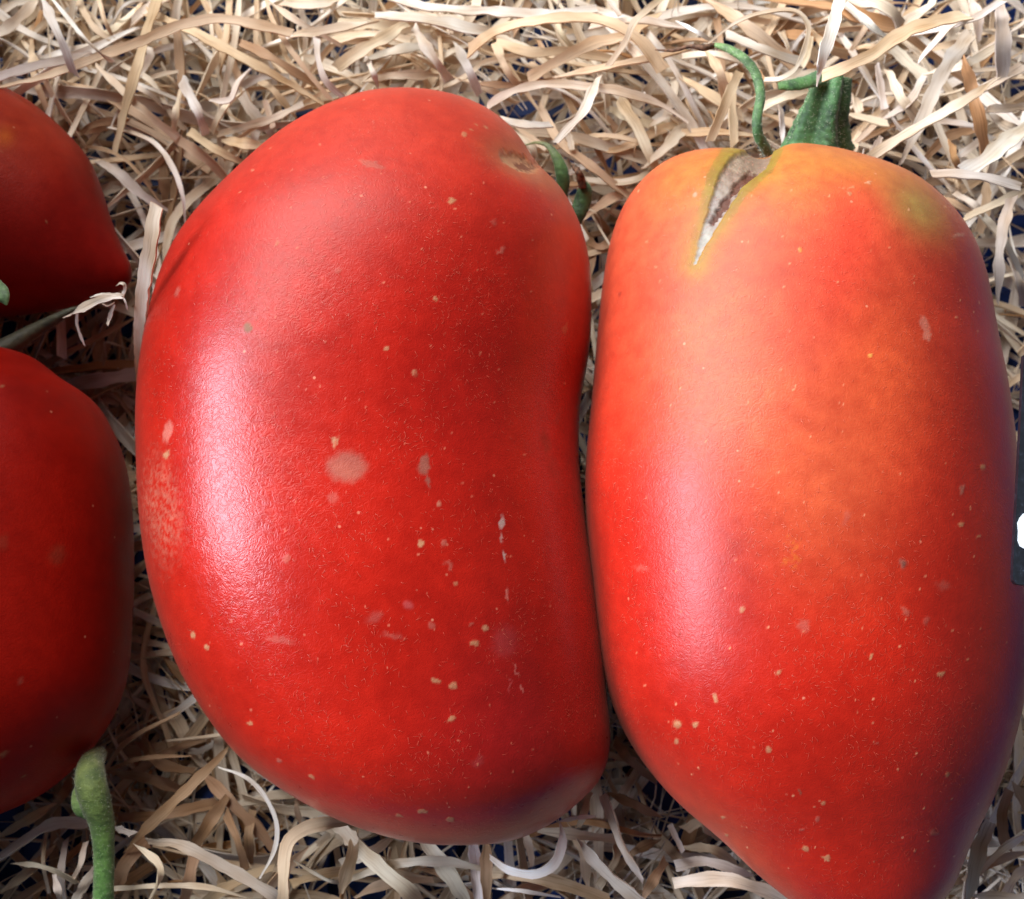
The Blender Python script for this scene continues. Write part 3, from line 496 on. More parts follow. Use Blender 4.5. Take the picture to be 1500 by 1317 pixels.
# ------------------------------------------------------------------ wood wool
PAL = {'W': lin(252, 249, 243), 'L': lin(247, 237, 218), 'T': lin(236, 215, 184), 'B': lin(201, 168, 135), 'O': lin(222, 178, 130), 'G': lin(226, 219, 210)}
def ribbon(P, width, th, twist, tone, seed, cup=.12, taper=(1, 1), n=None, ragged=.6):
    """P: centreline (n,3) mm -> verts, quads, colour, grain. Eight vertices per row: four separate faces, so edges stay crisp."""
    g = np.random.default_rng(seed); n = len(P)
    t = np.gradient(P, axis=0); t /= np.linalg.norm(t, axis=1, keepdims=True) + 1e-9
    up = np.tile(np.array([0, 0, 1.0]), (n, 1)); s = np.cross(t, up); sn = np.linalg.norm(s, axis=1, keepdims=True); s = np.where(sn < .15, np.array([1.0, 0, 0]), s / (sn + 1e-9))
    v = np.cross(s, t); ca, sa = np.cos(twist)[:, None], np.sin(twist)[:, None]; s, v = s * ca + v * sa, v * ca - s * sa
    u = np.linspace(0, 1, n); w_ = width / 2 * (1 + .12 * np.sin(u * g.uniform(4, 14) + g.uniform(0, 6)) + .05 * np.sin(u * g.uniform(20, 40)))
    w_ = w_ * (taper[0] + (1 - taper[0]) * smooth(u, 0, .3)) * (taper[1] + (1 - taper[1]) * smooth(1 - u, 0, .3))
    w_ = w_ * (1 + np.clip(np.convolve(g.normal(0, .13, n + 2), [.25, .5, .25], 'valid'), -.25, .25)); w_ = w_[:, None]
    P = P + s * np.convolve(g.normal(0, .05, n + 2), [.25, .5, .25], 'valid')[:, None] * width
    l, r = P - s * w_, P + s * w_; k = t * g.normal(0, ragged, 1)[0] * width * .5; l[0] += k[0]; r[0] -= k[0]; k = t * g.normal(0, ragged, 1)[0] * width * .5; l[-1] += k[-1]; r[-1] -= k[-1]
    h = v * th / 2; lb, rb = l - h, r - h; l, r = l + h, r + h; cu = v * width * cup; lt = l + cu; rt = r + cu; lb = lb + cu; rb = rb + cu; mt = (l + r) / 2; mb = mt - 2 * h
    rows = np.stack([lt, mt, rt, rt, rb, rb, mb, lb, lb, lt], 1)  # ten per row
    seg = [(0, 1), (1, 2), (3, 4), (5, 6), (6, 7), (8, 9)]
    i = np.arange(n - 1) * 10; Fc = np.concatenate([np.stack([i + a, i + b, i + 10 + b, i + 10 + a], -1) for a, b in seg])
    e = [[0, 9, 7, 1], ]
    Ls = np.r_[0, np.cumsum(np.linalg.norm(np.diff(P, axis=0), axis=1))]
    gr = np.zeros((n, 10, 3)); gr[..., 0] = Ls[:, None]; gr[..., 1] = np.array([-1, 0, 1, 1, 1, 1, 0, -1, -1, -1])[None] * w_; gr[..., 2] = seed * 7.31 % 97
    return rows.reshape(-1, 3), Fc, np.tile(tone, (n * 10, 1)), gr.reshape(-1, 3)

# traced strands: (grid origin x, y, width px, tone, height level, [points in third-pixels], label or None)
A, B2, C3, D4, E5, F6, G7 = (0, 0), (500, 0), (1000, 0), (0, 440), (0, 877), (500, 877), (1000, 877)
S = [
 (A, 13, 'W', 36, [(185, -20), (240, 120), (290, 230), (328, 325)], 'bright white strand with a blunt end above the upper left tomato'),
 (A, 6, 'W', 37, [(215, -20), (300, 80), (370, 170), (440, 235), (490, 272)], 'thin white twisted strand ending in a point near the top left corner'),
 (A, 15, 'T', 33, [(-60, 400), (60, 372), (220, 330), (400, 262), (600, 190), (800, 108), (960, 84), (1120, 108), (1280, 150)], 'long arched tan strand running over the bed at the top left'),
 (A, 16, 'L', 30, [(1285, 158), (1400, 135), (1530, 118), (1640, 100)], None),
 (A, 14, 'G', 29, [(-30, 345), (150, 292), (290, 262), (400, 232)], None), (A, 16, 'L', 24, [(-30, 170), (70, 90), (180, -20)], None), (A, 15, 'T', 27, [(700, -30), (650, 120), (610, 270), (570, 400), (535, 540), (505, 672)], 'upright brown tan strand crossing the arched one at the top left'),
 (A, 15, 'T', 25, [(600, 40), (780, 110), (950, 195), (1200, 330), (1420, 460)], None), (A, 13, 'B', 22, [(1000, 165), (1200, 260), (1420, 400)], None), (A, 11, 'L', 26, [(420, 285), (540, 400), (650, 500), (780, 605)], None),
 (A, 13, 'T', 22, [(220, 362), (400, 400), (560, 480), (700, 560), (900, 690), (1010, 800)], None), (A, 12, 'T', 18, [(210, 385), (380, 470), (600, 550), (760, 640), (920, 750)], None), (A, 7, 'W', 26, [(480, 560), (600, 590), (690, 640), (760, 740), (800, 860), (815, 1010)], 'thin white curling strand between the two upper left tomatoes'),
 (A, 14, 'W', 28, [(800, 350), (840, 430), (875, 510), (900, 590)], None), (A, 10, 'L', 26, [(800, 390), (775, 480), (760, 580)], None), (A, 12, 'W', 30, [(1100, 305), (1045, 365), (1010, 440), (925, 440)], None), (A, 10, 'L', 26, [(1060, 410), (980, 480), (930, 580)], None),
 (A, 15, 'G', 20, [(430, 710), (520, 760), (620, 850), (735, 925)], None), (A, 15, 'B', 14, [(720, 590), (722, 750), (730, 930)], None), (A, 5, 'T', 19, [(350, 635), (500, 670), (600, 750), (700, 890)], None),
 (A, 16, 'T', 27, [(975, 620), (1080, 630), (1180, 650)], None), (A, 13, 'T', 26, [(830, 580), (950, 660), (1080, 725)], None), (A, 8, 'T', 29, [(1160, -30), (1200, 100), (1290, 240), (1450, 440)], None), (A, 9, 'W', 31, [(1390, 160), (1395, 260), (1430, 360), (1510, 430)], None),
 (A, 13, 'L', 21, [(-20, 60), (130, -10)], None), (A, 17, 'L', 21, [(500, 180), (620, 60), (740, -20)], None), (A, 9, 'W', 20, [(60, 330), (180, 230), (250, 120)], None), (A, 7, 'T', 24, [(430, -20), (460, 90), (510, 190)], None), (A, 9, 'L', 28, [(1180, 10), (1300, 90), (1497, 200)], None),
 (A, 12, 'G', 15, [(880, 750), (870, 840), (855, 940)], None), (A, 12, 'T', 18, [(560, 350), (700, 380), (790, 430)], None), (A, 13, 'B', 12, [(180, 420), (260, 520), (320, 640)], None), (A, 12, 'T', 15, [(290, 480), (330, 560), (350, 640)], None), (A, 15, 'L', 22, [(1497, 0), (1380, 20), (1240, 10)], None), (A, 11, 'T', 19, [(1100, 340), (1200, 400), (1300, 520)], None),
 (A, 12, 'B', 12, [(350, 610), (500, 640), (640, 650), (760, 680)], None), (A, 12, 'T', 20, [(960, 330), (980, 240), (1000, 120), (1010, -20)], None), (A, 12, 'L', 24, [(1330, 460), (1200, 520), (1060, 560), (960, 590)], None), (A, 9, 'L', 25, [(1160, 440), (1200, 560)], None), (A, 12, 'B', 15, [(530, 540), (460, 560), (380, 570)], None),
 (A, 16, 'L', 22, [(380, 190), (500, 130), (640, 20)], None), (A, 10, 'T', 24, [(330, -20), (420, 130), (540, 200)], None), (A, 8, 'L', 18, [(20, 240), (130, 130), (260, 60)], None),
 # second zone: above the middle tomato
 (B2, 14, 'L', 25, [(-40, 180), (120, 150), (300, 175)], None), (B2, 20, 'W', 34, [(150, 70), (300, 80), (450, 102), (600, 135), (720, 140)], 'broad white strand lying flat above the middle tomato'), (B2, 16, 'W', 33, [(230, -10), (400, 36), (620, 50), (900, 62), (1120, 40)], None),
 (B2, 19, 'T', 36, [(560, 225), (620, 175), (690, 135), (850, 95), (1030, 80), (1190, 105), (1320, 190), (1410, 310)], 'wide tan strand arching over the bed above the tomatoes'),
 (B2, 20, 'L', 30, [(-20, 300), (60, 240), (150, 190), (290, 105)], None), (B2, 15, 'W', 30, [(320, 120), (400, 250), (470, 350)], None), (B2, 14, 'W', 30, [(500, 190), (555, 300), (605, 415)], None),
 (B2, 12, 'L', 34, [(640, 468), (745, 402), (900, 370), (1080, 380), (1250, 408), (1400, 460), (1520, 540)], 'long pale strand bent at one end touching the top of the middle tomato'),
 (B2, 17, 'T', 31, [(820, 345), (950, 270), (1100, 195), (1270, 160)], None), (B2, 17, 'T', 27, [(680, 195), (850, 232), (1000, 228), (1220, 265)], None), (B2, 16, 'T', 33, [(1520, 225), (1300, 270), (1100, 310), (940, 345)], None),
 (B2, 15, 'W', 38, [(1130, 340), (1100, 410), (1060, 490), (1000, 560), (940, 625)], 'white strand pointing down between the two large tomatoes'), (B2, 10, 'L', 40, [(1410, -15), (1290, 90), (1240, 190), (1170, 290)], None), (B2, 15, 'L', 24, [(1220, 430), (1300, 560), (1350, 680), (1400, 780)], None),
 (B2, 17, 'L', 25, [(1510, 540), (1430, 640), (1330, 740)], None), (B2, 14, 'T', 24, [(870, 470), (950, 610), (1080, 720), (1270, 870)], None), (B2, 12, 'L', 22, [(1040, 790), (1250, 800), (1420, 730)], None), (B2, 14, 'W', 30, [(700, 525), (800, 548), (920, 552)], None), (B2, 12, 'L', 27, [(745, 560), (900, 655)], None),
 (B2, 12, 'T', 28, [(675, 190), (720, 300), (800, 410)], None), (B2, 11, 'B', 26, [(580, 370), (800, 372), (930, 345)], None), (B2, 11, 'W', 28, [(990, 575), (1012, 660)], None), (B2, 13, 'T', 20, [(1060, 960), (1180, 870), (1270, 840)], None), (B2, 15, 'L', 24, [(-20, 105), (200, 112), (420, 130)], None),
 (B2, 12, 'L', 26, [(420, 40), (480, 150)], None), (B2, 14, 'L', 29, [(1520, 130), (1300, 90), (1090, 120)], None), (B2, 9, 'W', 33, [(1165, -15), (1220, 70)], None), (B2, 8, 'W', 30, [(110, 250), (140, 320), (160, 385)], None), (B2, 12, 'T', 22, [(1070, 620), (1200, 660), (1420, 560), (1497, 530)], None),
 (B2, 14, 'T', 20, [(820, 280), (940, 360), (1040, 470)], None), (B2, 11, 'B', 18, [(1100, 470), (1200, 560), (1220, 700)], None), (B2, 12, 'L', 23, [(1180, 480), (1330, 540), (1497, 570)], None), (B2, 10, 'L', 31, [(1250, 180), (1320, 270)], None), (B2, 12, 'B', 14, [(1060, 1060), (1150, 1080), (1210, 1000)], None), (B2, 10, 'B', 12, [(1080, 880), (1140, 980), (1190, 1060)], None),
 (B2, 14, 'L', 26, [(120, 350), (260, 330), (430, 330)], None), (B2, 15, 'G', 24, [(100, 270), (250, 220), (380, 200)], None), (B2, 14, 'L', 23, [(600, -20), (580, 60), (500, 170)], None), (B2, 15, 'T', 25, [(1400, 60), (1300, 130), (1270, 200)], None), (B2, 10, 'L', 26, [(940, 60), (960, 140), (1020, 230)], None), (B2, 12, 'L', 30, [(700, 540), (780, 600), (840, 660), (830, 740)], None),
 # third zone: behind the right tomato
 (C3, 20, 'W', 58, [(695, -25), (660, 110), (620, 230), (590, 330)], 'straight white strand running from the top edge down to the green stem'),
 (C3, 20, 'T', 52, [(615, 335), (700, 300), (830, 240), (950, 155), (1080, 105), (1240, 70)], 'tan strand with a torn end lying across the top of the green stem'),
 (C3, 7, 'L', 44, [(110, 190), (250, 90), (400, 48), (500, 52), (548, 110), (540, 190), (500, 290), (430, 345), (360, 350)], 'narrow tan strand curled in a loop beside the curled sepal'),
 (C3, 7, 'W', 42, [(-30, 95), (60, 140), (135, 185)], None), (C3, 19, 'T', 29, [(90, -10), (270, 110), (490, 285)], None), (C3, 17, 'G', 32, [(190, 155), (350, 220), (540, 285)], None), (C3, 20, 'O', 28, [(250, -15), (450, 12), (650, 35), (830, 90), (960, 120)], None),
 (C3, 24, 'L', 38, [(720, -20), (850, 20), (920, 60), (950, 115)], 'broad cream shaving curling down at the top edge right of the stem'), (C3, 14, 'W', 31, [(710, 20), (820, 110), (890, 170)], None), (C3, 10, 'W', 42, [(1240, 60), (1150, 140), (1035, 265)], 'bright white strand slanting above the right tomato'),
 (C3, 10, 'W', 40, [(1400, 5), (1260, 90), (1100, 130), (960, 160)], None), (C3, 20, 'G', 37, [(1260, 150), (1170, 270), (1100, 400), (1050, 520), (950, 730)], 'wide grey white strand crossing downward right of the green stem'),
 (C3, 15, 'L', 39, [(1380, 345), (1280, 415), (1140, 500), (1000, 580), (815, 695)], None), (C3, 18, 'O', 33, [(1230, 240), (1270, 400), (1300, 530), (1325, 690)], 'orange tan strand standing out among paler ones right of the stem'),
 (C3, 15, 'G', 42, [(1090, 765), (1200, 765), (1350, 785), (1480, 822)], 'grey white strand lying level just above the right tomato shoulder'), (C3, 25, 'W', 35, [(1540, 540), (1400, 640), (1330, 700), (1240, 760)], None), (C3, 13, 'L', 30, [(1540, 820), (1380, 890), (1230, 960)], None),
 (C3, 15, 'G', 32, [(1445, 870), (1410, 980), (1390, 1130), (1380, 1330)], 'pale grey strand hanging down beside the right side of the right tomato'), (C3, 12, 'L', 29, [(720, 500), (900, 545)], None), (C3, 15, 'L', 28, [(900, 310), (960, 430), (1040, 540)], None), (C3, 20, 'L', 26, [(920, 215), (1065, 350)], None), (C3, 10, 'W', 25, [(850, 280), (885, 480)], None),
 (C3, 14, 'T', 36, [(100, 225), (160, 310), (190, 420)], None), (C3, 14, 'T', 37, [(250, 320), (200, 420), (120, 620)], None), (C3, 13, 'T', 30, [(205, 320), (225, 640)], None), (C3, 16, 'T', 27, [(-30, 330), (120, 420), (260, 510)], None), (C3, 12, 'T', 26, [(0, 585), (150, 580), (320, 600)], None),
 (C3, 23, 'G', 36, [(1385, -20), (1400, 150), (1395, 360)], None), (C3, 9, 'W', 30, [(1080, 520), (1310, 560)], None), (C3, 12, 'W', 31, [(1200, 690), (1300, 620)], None), (C3, 11, 'O', 30, [(1180, 630), (1190, 690), (1220, 760)], None), (C3, 14, 'L', 29, [(330, 480), (440, 430), (560, 390)], None), (C3, 8, 'W', 28, [(428, 470), (440, 620)], None),
 (C3, 12, 'G', 27, [(1300, 930), (1400, 1050), (1490, 1220)], None), (C3, 12, 'L', 24, [(780, 580), (740, 680)], None), (C3, 12, 'L', 25, [(870, 600), (820, 700)], None), (C3, 13, 'L', 24, [(750, 420), (780, 500)], None), (C3, 15, 'L', 33, [(1497, 290), (1340, 380), (1250, 430)], None), (C3, 14, 'W', 30, [(1330, 480), (1430, 560), (1530, 570)], None),
 (C3, 12, 'T', 22, [(1100, 860), (1200, 900), (1300, 950)], None), (C3, 14, 'B', 18, [(1060, 700), (1160, 600), (1270, 570)], None), (C3, 10, 'L', 27, [(1190, 850), (1280, 900), (1330, 960)], None), (C3, 14, 'T', 22, [(1300, 1020), (1330, 900), (1330, 790)], None), (C3, 10, 'G', 26, [(1430, 1130), (1470, 1230), (1490, 1340)], None),
 (C3, 12, 'T', 25, [(560, 130), (640, 210), (720, 240)], None), (C3, 13, 'L', 26, [(0, 250), (140, 240), (330, 290)], None), (C3, 12, 'T', 22, [(0, 420), (60, 500), (130, 620)], None), (C3, 14, 'L', 30, [(1060, 330), (1260, 270), (1400, 190)], None), (C3, 12, 'G', 28, [(900, 520), (1000, 440), (1060, 330)], None), (C3, 11, 'T', 24, [(740, 220), (800, 130), (860, 40)], None),
 (C3, 13, 'L', 31, [(1497, 470), (1360, 480), (1300, 500)], None), (C3, 10, 'T', 23, [(740, 640), (830, 560), (900, 480)], None), (C3, 15, 'L', 27, [(1250, -20), (1290, 60), (1300, 180)], None), (C3, 9, 'L', 30, [(560, 160), (540, 260), (480, 340)], None),
 # fourth zone: gap between the left tomatoes and the middle one
 (D4, 19, 'G', 10, [(280, 380), (440, 350), (600, 320)], None), (D4, 17, 'B', 8, [(430, 100), (432, 300)], None), (D4, 9, 'B', 12, [(200, 280), (330, 215), (600, 75)], None), (D4, 16, 'B', 6, [(470, 500), (600, 470)], None), (D4, 14, 'B', 7, [(230, 250), (300, 100), (420, 20)], None),
 # fifth zone: lower left
 (E5, 16, 'B', 20, [(560, 1100), (650, 1000), (760, 890), (870, 790), (1010, 645)], 'brown strand slanting up from the green stalk toward the middle tomato'), (E5, 20, 'B', 17, [(500, 1290), (560, 1150), (640, 1060)], None), (E5, 15, 'G', 25, [(650, 1065), (800, 1082), (1000, 1185), (1200, 1300), (1240, 1330)], 'long grey strand running down to the bottom edge left of centre'),
 (E5, 7, 'W', 30, [(960, 740), (1080, 785), (1170, 880), (1215, 1000), (1200, 1110), (1140, 1225)], 'narrow pale strand bowed in a half loop under the middle tomato'), (E5, 14, 'G', 21, [(-30, 1160), (80, 1080), (230, 990), (390, 980)], None), (E5, 8, 'W', 24, [(500, 1000), (585, 1035)], None),
 (E5, 18, 'T', 34, [(1530, 975), (1430, 985), (1340, 1005), (1270, 1060), (1253, 1130), (1250, 1200), (1245, 1270), (1240, 1340)], 'sharply bent strand tan above and white below at the bottom edge'), (E5, 7, 'L', 24, [(500, 1272), (700, 1258), (900, 1265), (1080, 1315)], None),
 (E5, 10, 'L', 27, [(610, 1085), (690, 1160), (700, 1220), (650, 1330)], 'twisted pale strand turning over beside the green stalk'), (E5, 6, 'B', 16, [(465, 745), (560, 625), (790, 500)], None), (E5, 6, 'B', 17, [(470, 755), (620, 700), (840, 688)], None), (E5, 18, 'B', 15, [(850, 1100), (920, 980), (1000, 870)], None), (E5, 15, 'B', 14, [(810, 1330), (830, 1230), (860, 1100)], None),
 (E5, 16, 'B', 12, [(890, 770), (1050, 930), (1210, 1100)], None), (E5, 7, 'G', 24, [(60, 1160), (200, 1178), (340, 1245)], None), (E5, 5, 'L', 20, [(205, 1020), (190, 1150), (215, 1290)], None), (E5, 9, 'G', 20, [(290, 1060), (270, 1200), (285, 1340)], None), (E5, 7, 'L', 22, [(375, 1070), (350, 1170), (300, 1270)], None), (E5, 13, 'W', 22, [(330, 1330), (410, 1190)], None),
 (E5, 4, 'G', 20, [(1290, 1150), (1440, 1235), (1497, 1240)], None), (E5, 10, 'B', 16, [(990, 940), (1040, 1060), (1080, 1190)], None), (E5, 13, 'T', 15, [(0, 1290), (120, 1200), (240, 1090)], None), (E5, 12, 'B', 9, [(170, 1000), (260, 880), (320, 790)], None), (E5, 14, 'B', 10, [(520, 960), (700, 950), (960, 890)], None), (E5, 14, 'B', 8, [(480, 760), (660, 790), (820, 850)], None),
 (E5, 14, 'T', 15, [(900, 1330), (1000, 1260), (1200, 1180)], None), (E5, 12, 'T', 18, [(0, 1040), (120, 970), (240, 900)], None), (E5, 12, 'B', 12, [(1100, 1160), (1090, 1050), (1110, 930)], None), (E5, 8, 'T', 20, [(1320, 1000), (1300, 900), (1340, 890)], None), (E5, 12, 'T', 17, [(1280, 1250), (1400, 1210), (1520, 1190)], None),
 (E5, 11, 'T', 14, [(1150, 1317), (1240, 1200), (1350, 1090)], None), (E5, 9, 'W', 26, [(240, 1210), (255, 1280), (270, 1340)], None), (E5, 11, 'B', 12, [(60, 1330), (180, 1260), (330, 1200)], None), (E5, 14, 'B', 9, [(620, 620), (700, 720), (850, 760)], None),
 # sixth zone: bottom centre
 (F6, 20, 'L', 29, [(80, 1090), (170, 1180), (280, 1270), (360, 1350)], 'wide pale strand sloping to the bottom edge beneath the middle tomato'), (F6, 14, 'L', 28, [(50, 1225), (200, 1170), (350, 1150), (480, 1155), (620, 1185)], None), (F6, 20, 'L', 25, [(360, 1050), (430, 1150), (500, 1250), (560, 1350)], None), (F6, 15, 'W', 24, [(575, 1060), (590, 1200), (610, 1350)], None),
 (F6, 16, 'B', 27, [(640, 1060), (635, 1200), (640, 1350)], None), (F6, 13, 'W', 31, [(655, 1130), (740, 1190), (860, 1205), (940, 1150), (970, 1060), (960, 980)], 'pale strand curled upward like a hook under the middle tomato'), (F6, 17, 'T', 26, [(650, 1200), (800, 1215), (960, 1250), (1180, 1330)], None),
 (F6, 15, 'G', 31, [(1045, 1060), (1120, 1160), (1230, 1260), (1320, 1330)], None), (F6, 13, 'G', 32, [(1150, 860), (1195, 980), (1245, 1110), (1325, 1235)], 'mauve grey tapering strand in the gap below the two large tomatoes'), (F6, 13, 'L', 24, [(860, 1015), (1000, 1032), (1210, 1055)], None), (F6, 6, 'W', 33, [(960, 975), (1040, 958), (1115, 953)], None),
 (F6, 5, 'W', 28, [(665, 1270), (800, 1282), (960, 1308)], None), (F6, 6, 'L', 23, [(305, 1060), (315, 1160)], None), (F6, 20, 'L', 27, [(-30, 980), (70, 1075)], None), (F6, 18, 'T', 26, [(70, 1020), (40, 1140), (0, 1290)], None), (F6, 10, 'L', 22, [(810, 1030), (840, 1170)], None), (F6, 12, 'B', 22, [(1170, 850), (1280, 900), (1400, 960)], None), (F6, 12, 'B', 26, [(1310, 1340), (1370, 1230), (1420, 1150)], None),
 (F6, 8, 'G', 27, [(1440, 990), (1500, 1110)], None), (F6, 10, 'L', 25, [(1090, 850), (1060, 950), (1040, 1000)], None), (F6, 15, 'T', 20, [(1000, 1000), (1060, 1100), (1080, 1270)], None), (F6, 13, 'T', 20, [(60, 1310), (200, 1250), (400, 1230)], None), (F6, 12, 'B', 18, [(340, 1180), (470, 1220), (600, 1330)], None), (F6, 14, 'L', 22, [(0, 1160), (130, 1110), (240, 1040)], None),
 (F6, 12, 'T', 20, [(1130, 1260), (1200, 1150), (1210, 1060)], None), (F6, 11, 'B', 16, [(1400, 1060), (1300, 1100), (1200, 1190)], None), (F6, 12, 'T', 17, [(700, 1340), (780, 1280), (900, 1250)], None), (F6, 12, 'B', 14, [(1200, 620), (1260, 700), (1380, 800)], None),
 # seventh zone: bottom right
 (G7, 18, 'L', 28, [(-40, 1250), (120, 1228), (240, 1240), (350, 1275), (470, 1325)], None), (G7, 14, 'L', 22, [(-30, 1170), (100, 1148), (230, 1190), (300, 1215)], None), (G7, 19, 'G', 34, [(1345, 980), (1310, 1080), (1280, 1180), (1240, 1340)], 'upright grey tan strand right of the tip of the right tomato'), (G7, 10, 'L', 30, [(1530, 1020), (1400, 1100), (1290, 1210)], None),
 (G7, 14, 'W', 30, [(1270, 1300), (1530, 1312)], None), (G7, 15, 'T', 24, [(1470, 820), (1530, 970)], None), (G7, 14, 'B', 20, [(1430, 840), (1400, 960), (1420, 1100)], None), (G7, 14, 'T', 20, [(10, 1010), (90, 980), (160, 1060)], None), (G7, 13, 'T', 20, [(1240, 1240), (1340, 1160), (1500, 1110)], None), (G7, 12, 'L', 26, [(1400, 1330), (1450, 1230), (1520, 1170)], None), (G7, 14, 'T', 18, [(0, 1090), (130, 1100), (240, 1170)], None),
]
zone_names = {A: ('strand in the bed at the top left', 'wood wool strands at the top left'), B2: ('strand in the bed above the middle tomato', 'wood wool strands above the middle tomato'),
              C3: ('strand in the bed around the right stem', 'wood wool strands around the right stem'), D4: ('strand in the dark gap at the left', 'wood wool strands in the dark left gap'),
              E5: ('strand at the lower left near the stalk', 'wood wool strands at the lower left'), F6: ('strand below the middle tomato', 'wood wool strands below the middle tomato'), G7: ('strand beside the tip of the right tomato', 'wood wool strands beside the tip of the right tomato')}
tone_word = {'W': 'white', 'L': 'cream', 'T': 'tan', 'B': 'brown', 'O': 'orange tan', 'G': 'greyish'}
def width_word(wpx): return 'narrow' if wpx < 10 else ('wide' if wpx >= 16 else 'medium width')
zone_box = {A: (0, 500, 0, 440), B2: (500, 1000, 0, 330), C3: (1000, 1500, 0, 440), D4: (0, 300, 380, 900), E5: (0, 500, 1000, 1317), F6: (500, 1000, 1080, 1317), G7: (1000, 1500, 1080, 1317)}
def describe(P, wpx, tn, zone):
    q = project(P); ins = (q[:, 0] > 0) & (q[:, 0] < 1500) & (q[:, 1] > 0) & (q[:, 1] < 1317); q = q[ins] if ins.sum() > 3 else q
    d = q[-1] - q[0]; L_ = np.linalg.norm(np.diff(q, axis=0), axis=1).sum(); a = math.degrees(math.atan2(-d[1], d[0])) % 180
    dirw = 'level' if (a < 18 or a > 162) else 'upright' if 68 < a < 112 else 'right leaning' if a < 90 else 'left leaning'
    shp = 'straight' if np.linalg.norm(d) > .975 * L_ else 'curved'; ln = 'short' if L_ < 110 else 'long' if L_ > 230 else ''
    x0, x1, y0, y1 = zone_box[zone]; c = q.mean(0); fx, fy = (c[0] - x0) / (x1 - x0), (c[1] - y0) / (y1 - y0)
    pos = ('upper ' if fy < .33 else 'lower ' if fy > .67 else '') + ('left' if fx < .33 else 'right' if fx > .67 else 'middle')
    for use in ((ln, shp), ('', shp), (ln, ''), ('', '')):
        t_ = ' '.join((' '.join([use[0], width_word(wpx).replace('medium width', ''), use[1], dirw, tone_word[tn], zone_names[zone][0]]) + ', ' + pos).split())
        if len(t_.split()) <= 16: return t_
    return ' '.join((' '.join([ln, width_word(wpx).replace('medium width', ''), shp, dirw, tone_word[tn], zone_names[zone][0]]) + ', ' + pos + ' part').split())
def add_strand(name, P, width, tone, seed, label, group, twist=None, taper=(1, 1), th=.28, cup=.1):
    n = len(P); V, Fc, cc, gr = ribbon(P, width, th, twist if twist is not None else np.zeros(n), tone, seed, cup=cup, taper=taper)
    base = P[0]; me = mesh_np(name, V - base, Fc, cc, gr); o = link(name, me, WOOD, None, label=label, category='wood strand', group=group)
    o.location = Vector(base * MM); return o
g = np.random.default_rng(21)
for k, (zone, wpx, tn, zz, pts, lab) in enumerate(S):
    m = len(pts); q = np.array([(zone[0] + x / 2.994, zone[1] + y / 2.994) for x, y in pts])
    # ends dip into the bed, the middle rides over it
    u = np.linspace(-1, 1, m); zs = zz - 2.2 * np.abs(u) ** 2 + g.normal(0, .35, m); zs[0] -= g.uniform(0, 1.5); zs[-1] -= g.uniform(0, 1.5)
    P = np.array([at(x, y, z) for (x, y), z in zip(q, zs)])
    Ls = np.linalg.norm(np.diff(P, axis=0), axis=1).sum(); n = int(max(14, min(70, Ls / .8)))
    P = catmull(P, n); scale = (CAM[2] - zz) / 206.0; width = wpx * .1 * scale * 1.02
    uu = np.linspace(0, 1, n); tw = g.normal(0, .18) + g.normal(0, .3) * np.sin(uu * math.pi * g.uniform(.6, 1.6) + g.uniform(0, 3))
    if lab and 'twisted' in lab: tw = tw + 1.3 * smooth(uu, .45, .75)
    width = width / max(.75, math.cos(min(.5, abs(tw).mean())))
    tone = PAL[tn] * g.uniform(.9, 1.08) * np.array([1, g.uniform(.97, 1.02), g.uniform(.94, 1.04)])
    zl, zg = zone_names[zone]
    add_strand('wood_strand', P, width, tone, 100 + k, lab or describe(P, wpx, tn, zone), zg, tw, taper=(g.choice([1, 1, .5, .25]), g.choice([1, 1, .6, .3])))

# the strand standing between the left tomatoes and the middle tomato
P = catmull([at(229, 300, 62), at(222, 350, 60), at(214, 400, 56), at(208, 450, 50), at(205, 505, 42), at(207, 560, 32)], 60)
o = add_strand('wood_strand', P, 1.75, PAL['L'], 900, 'pale flat strand standing upright against the left side of the middle tomato', 'wood wool strands in the dark left gap', np.zeros(60), th=.45)
# frayed splinter in the shade between the two left tomatoes
fs = empty('wood_splinter', at(150, 445, 50), label='frayed white wood splinter with curled fibres between the two left tomatoes', category='wood splinter')
def fibre(name, pts, wd, seed, taper=(1, .3), tw=None, parent=fs, tone=PAL['W']):
    P = catmull([at(*p) for p in pts], 26); V, Fc, cc, gr = ribbon(P, wd, .12, np.zeros(26) if tw is None else np.linspace(0, tw, 26), tone, seed, taper=taper)
    link(name, mesh_np(name, V, Fc, cc, gr), WOOD, parent)
fibre('blade', [(105, 460, 49), (125, 450, 50), (150, 438, 51), (170, 434, 51), (182, 435, 51)], 1.25, 1, (.15, .5))
fibre('fibre', [(132, 436, 51), (150, 431, 52), (170, 432, 52), (180, 431, 52)], .35, 2, (.2, .5)); fibre('fibre', [(178, 434, 51), (183, 426, 52), (182, 417, 53), (176, 415, 53), (172, 418, 53)], .5, 3, (.6, .3)); fibre('fibre', [(180, 434, 51), (184, 443, 51), (187, 454, 50)], .22, 4)
fibre('fibre', [(113, 459, 49), (113, 475, 48), (118, 492, 47), (124, 506, 46)], .4, 5, (1, .5)); fibre('fibre', [(168, 446, 50), (164, 456, 49), (160, 468, 48), (157, 476, 48)], .55, 6, (.6, .8)); fibre('fibre', [(150, 445, 50), (158, 448, 50), (168, 443, 50)], .22, 7); fibre('fibre', [(108, 459, 49), (99, 463, 49), (92, 466, 48)], .2, 8)

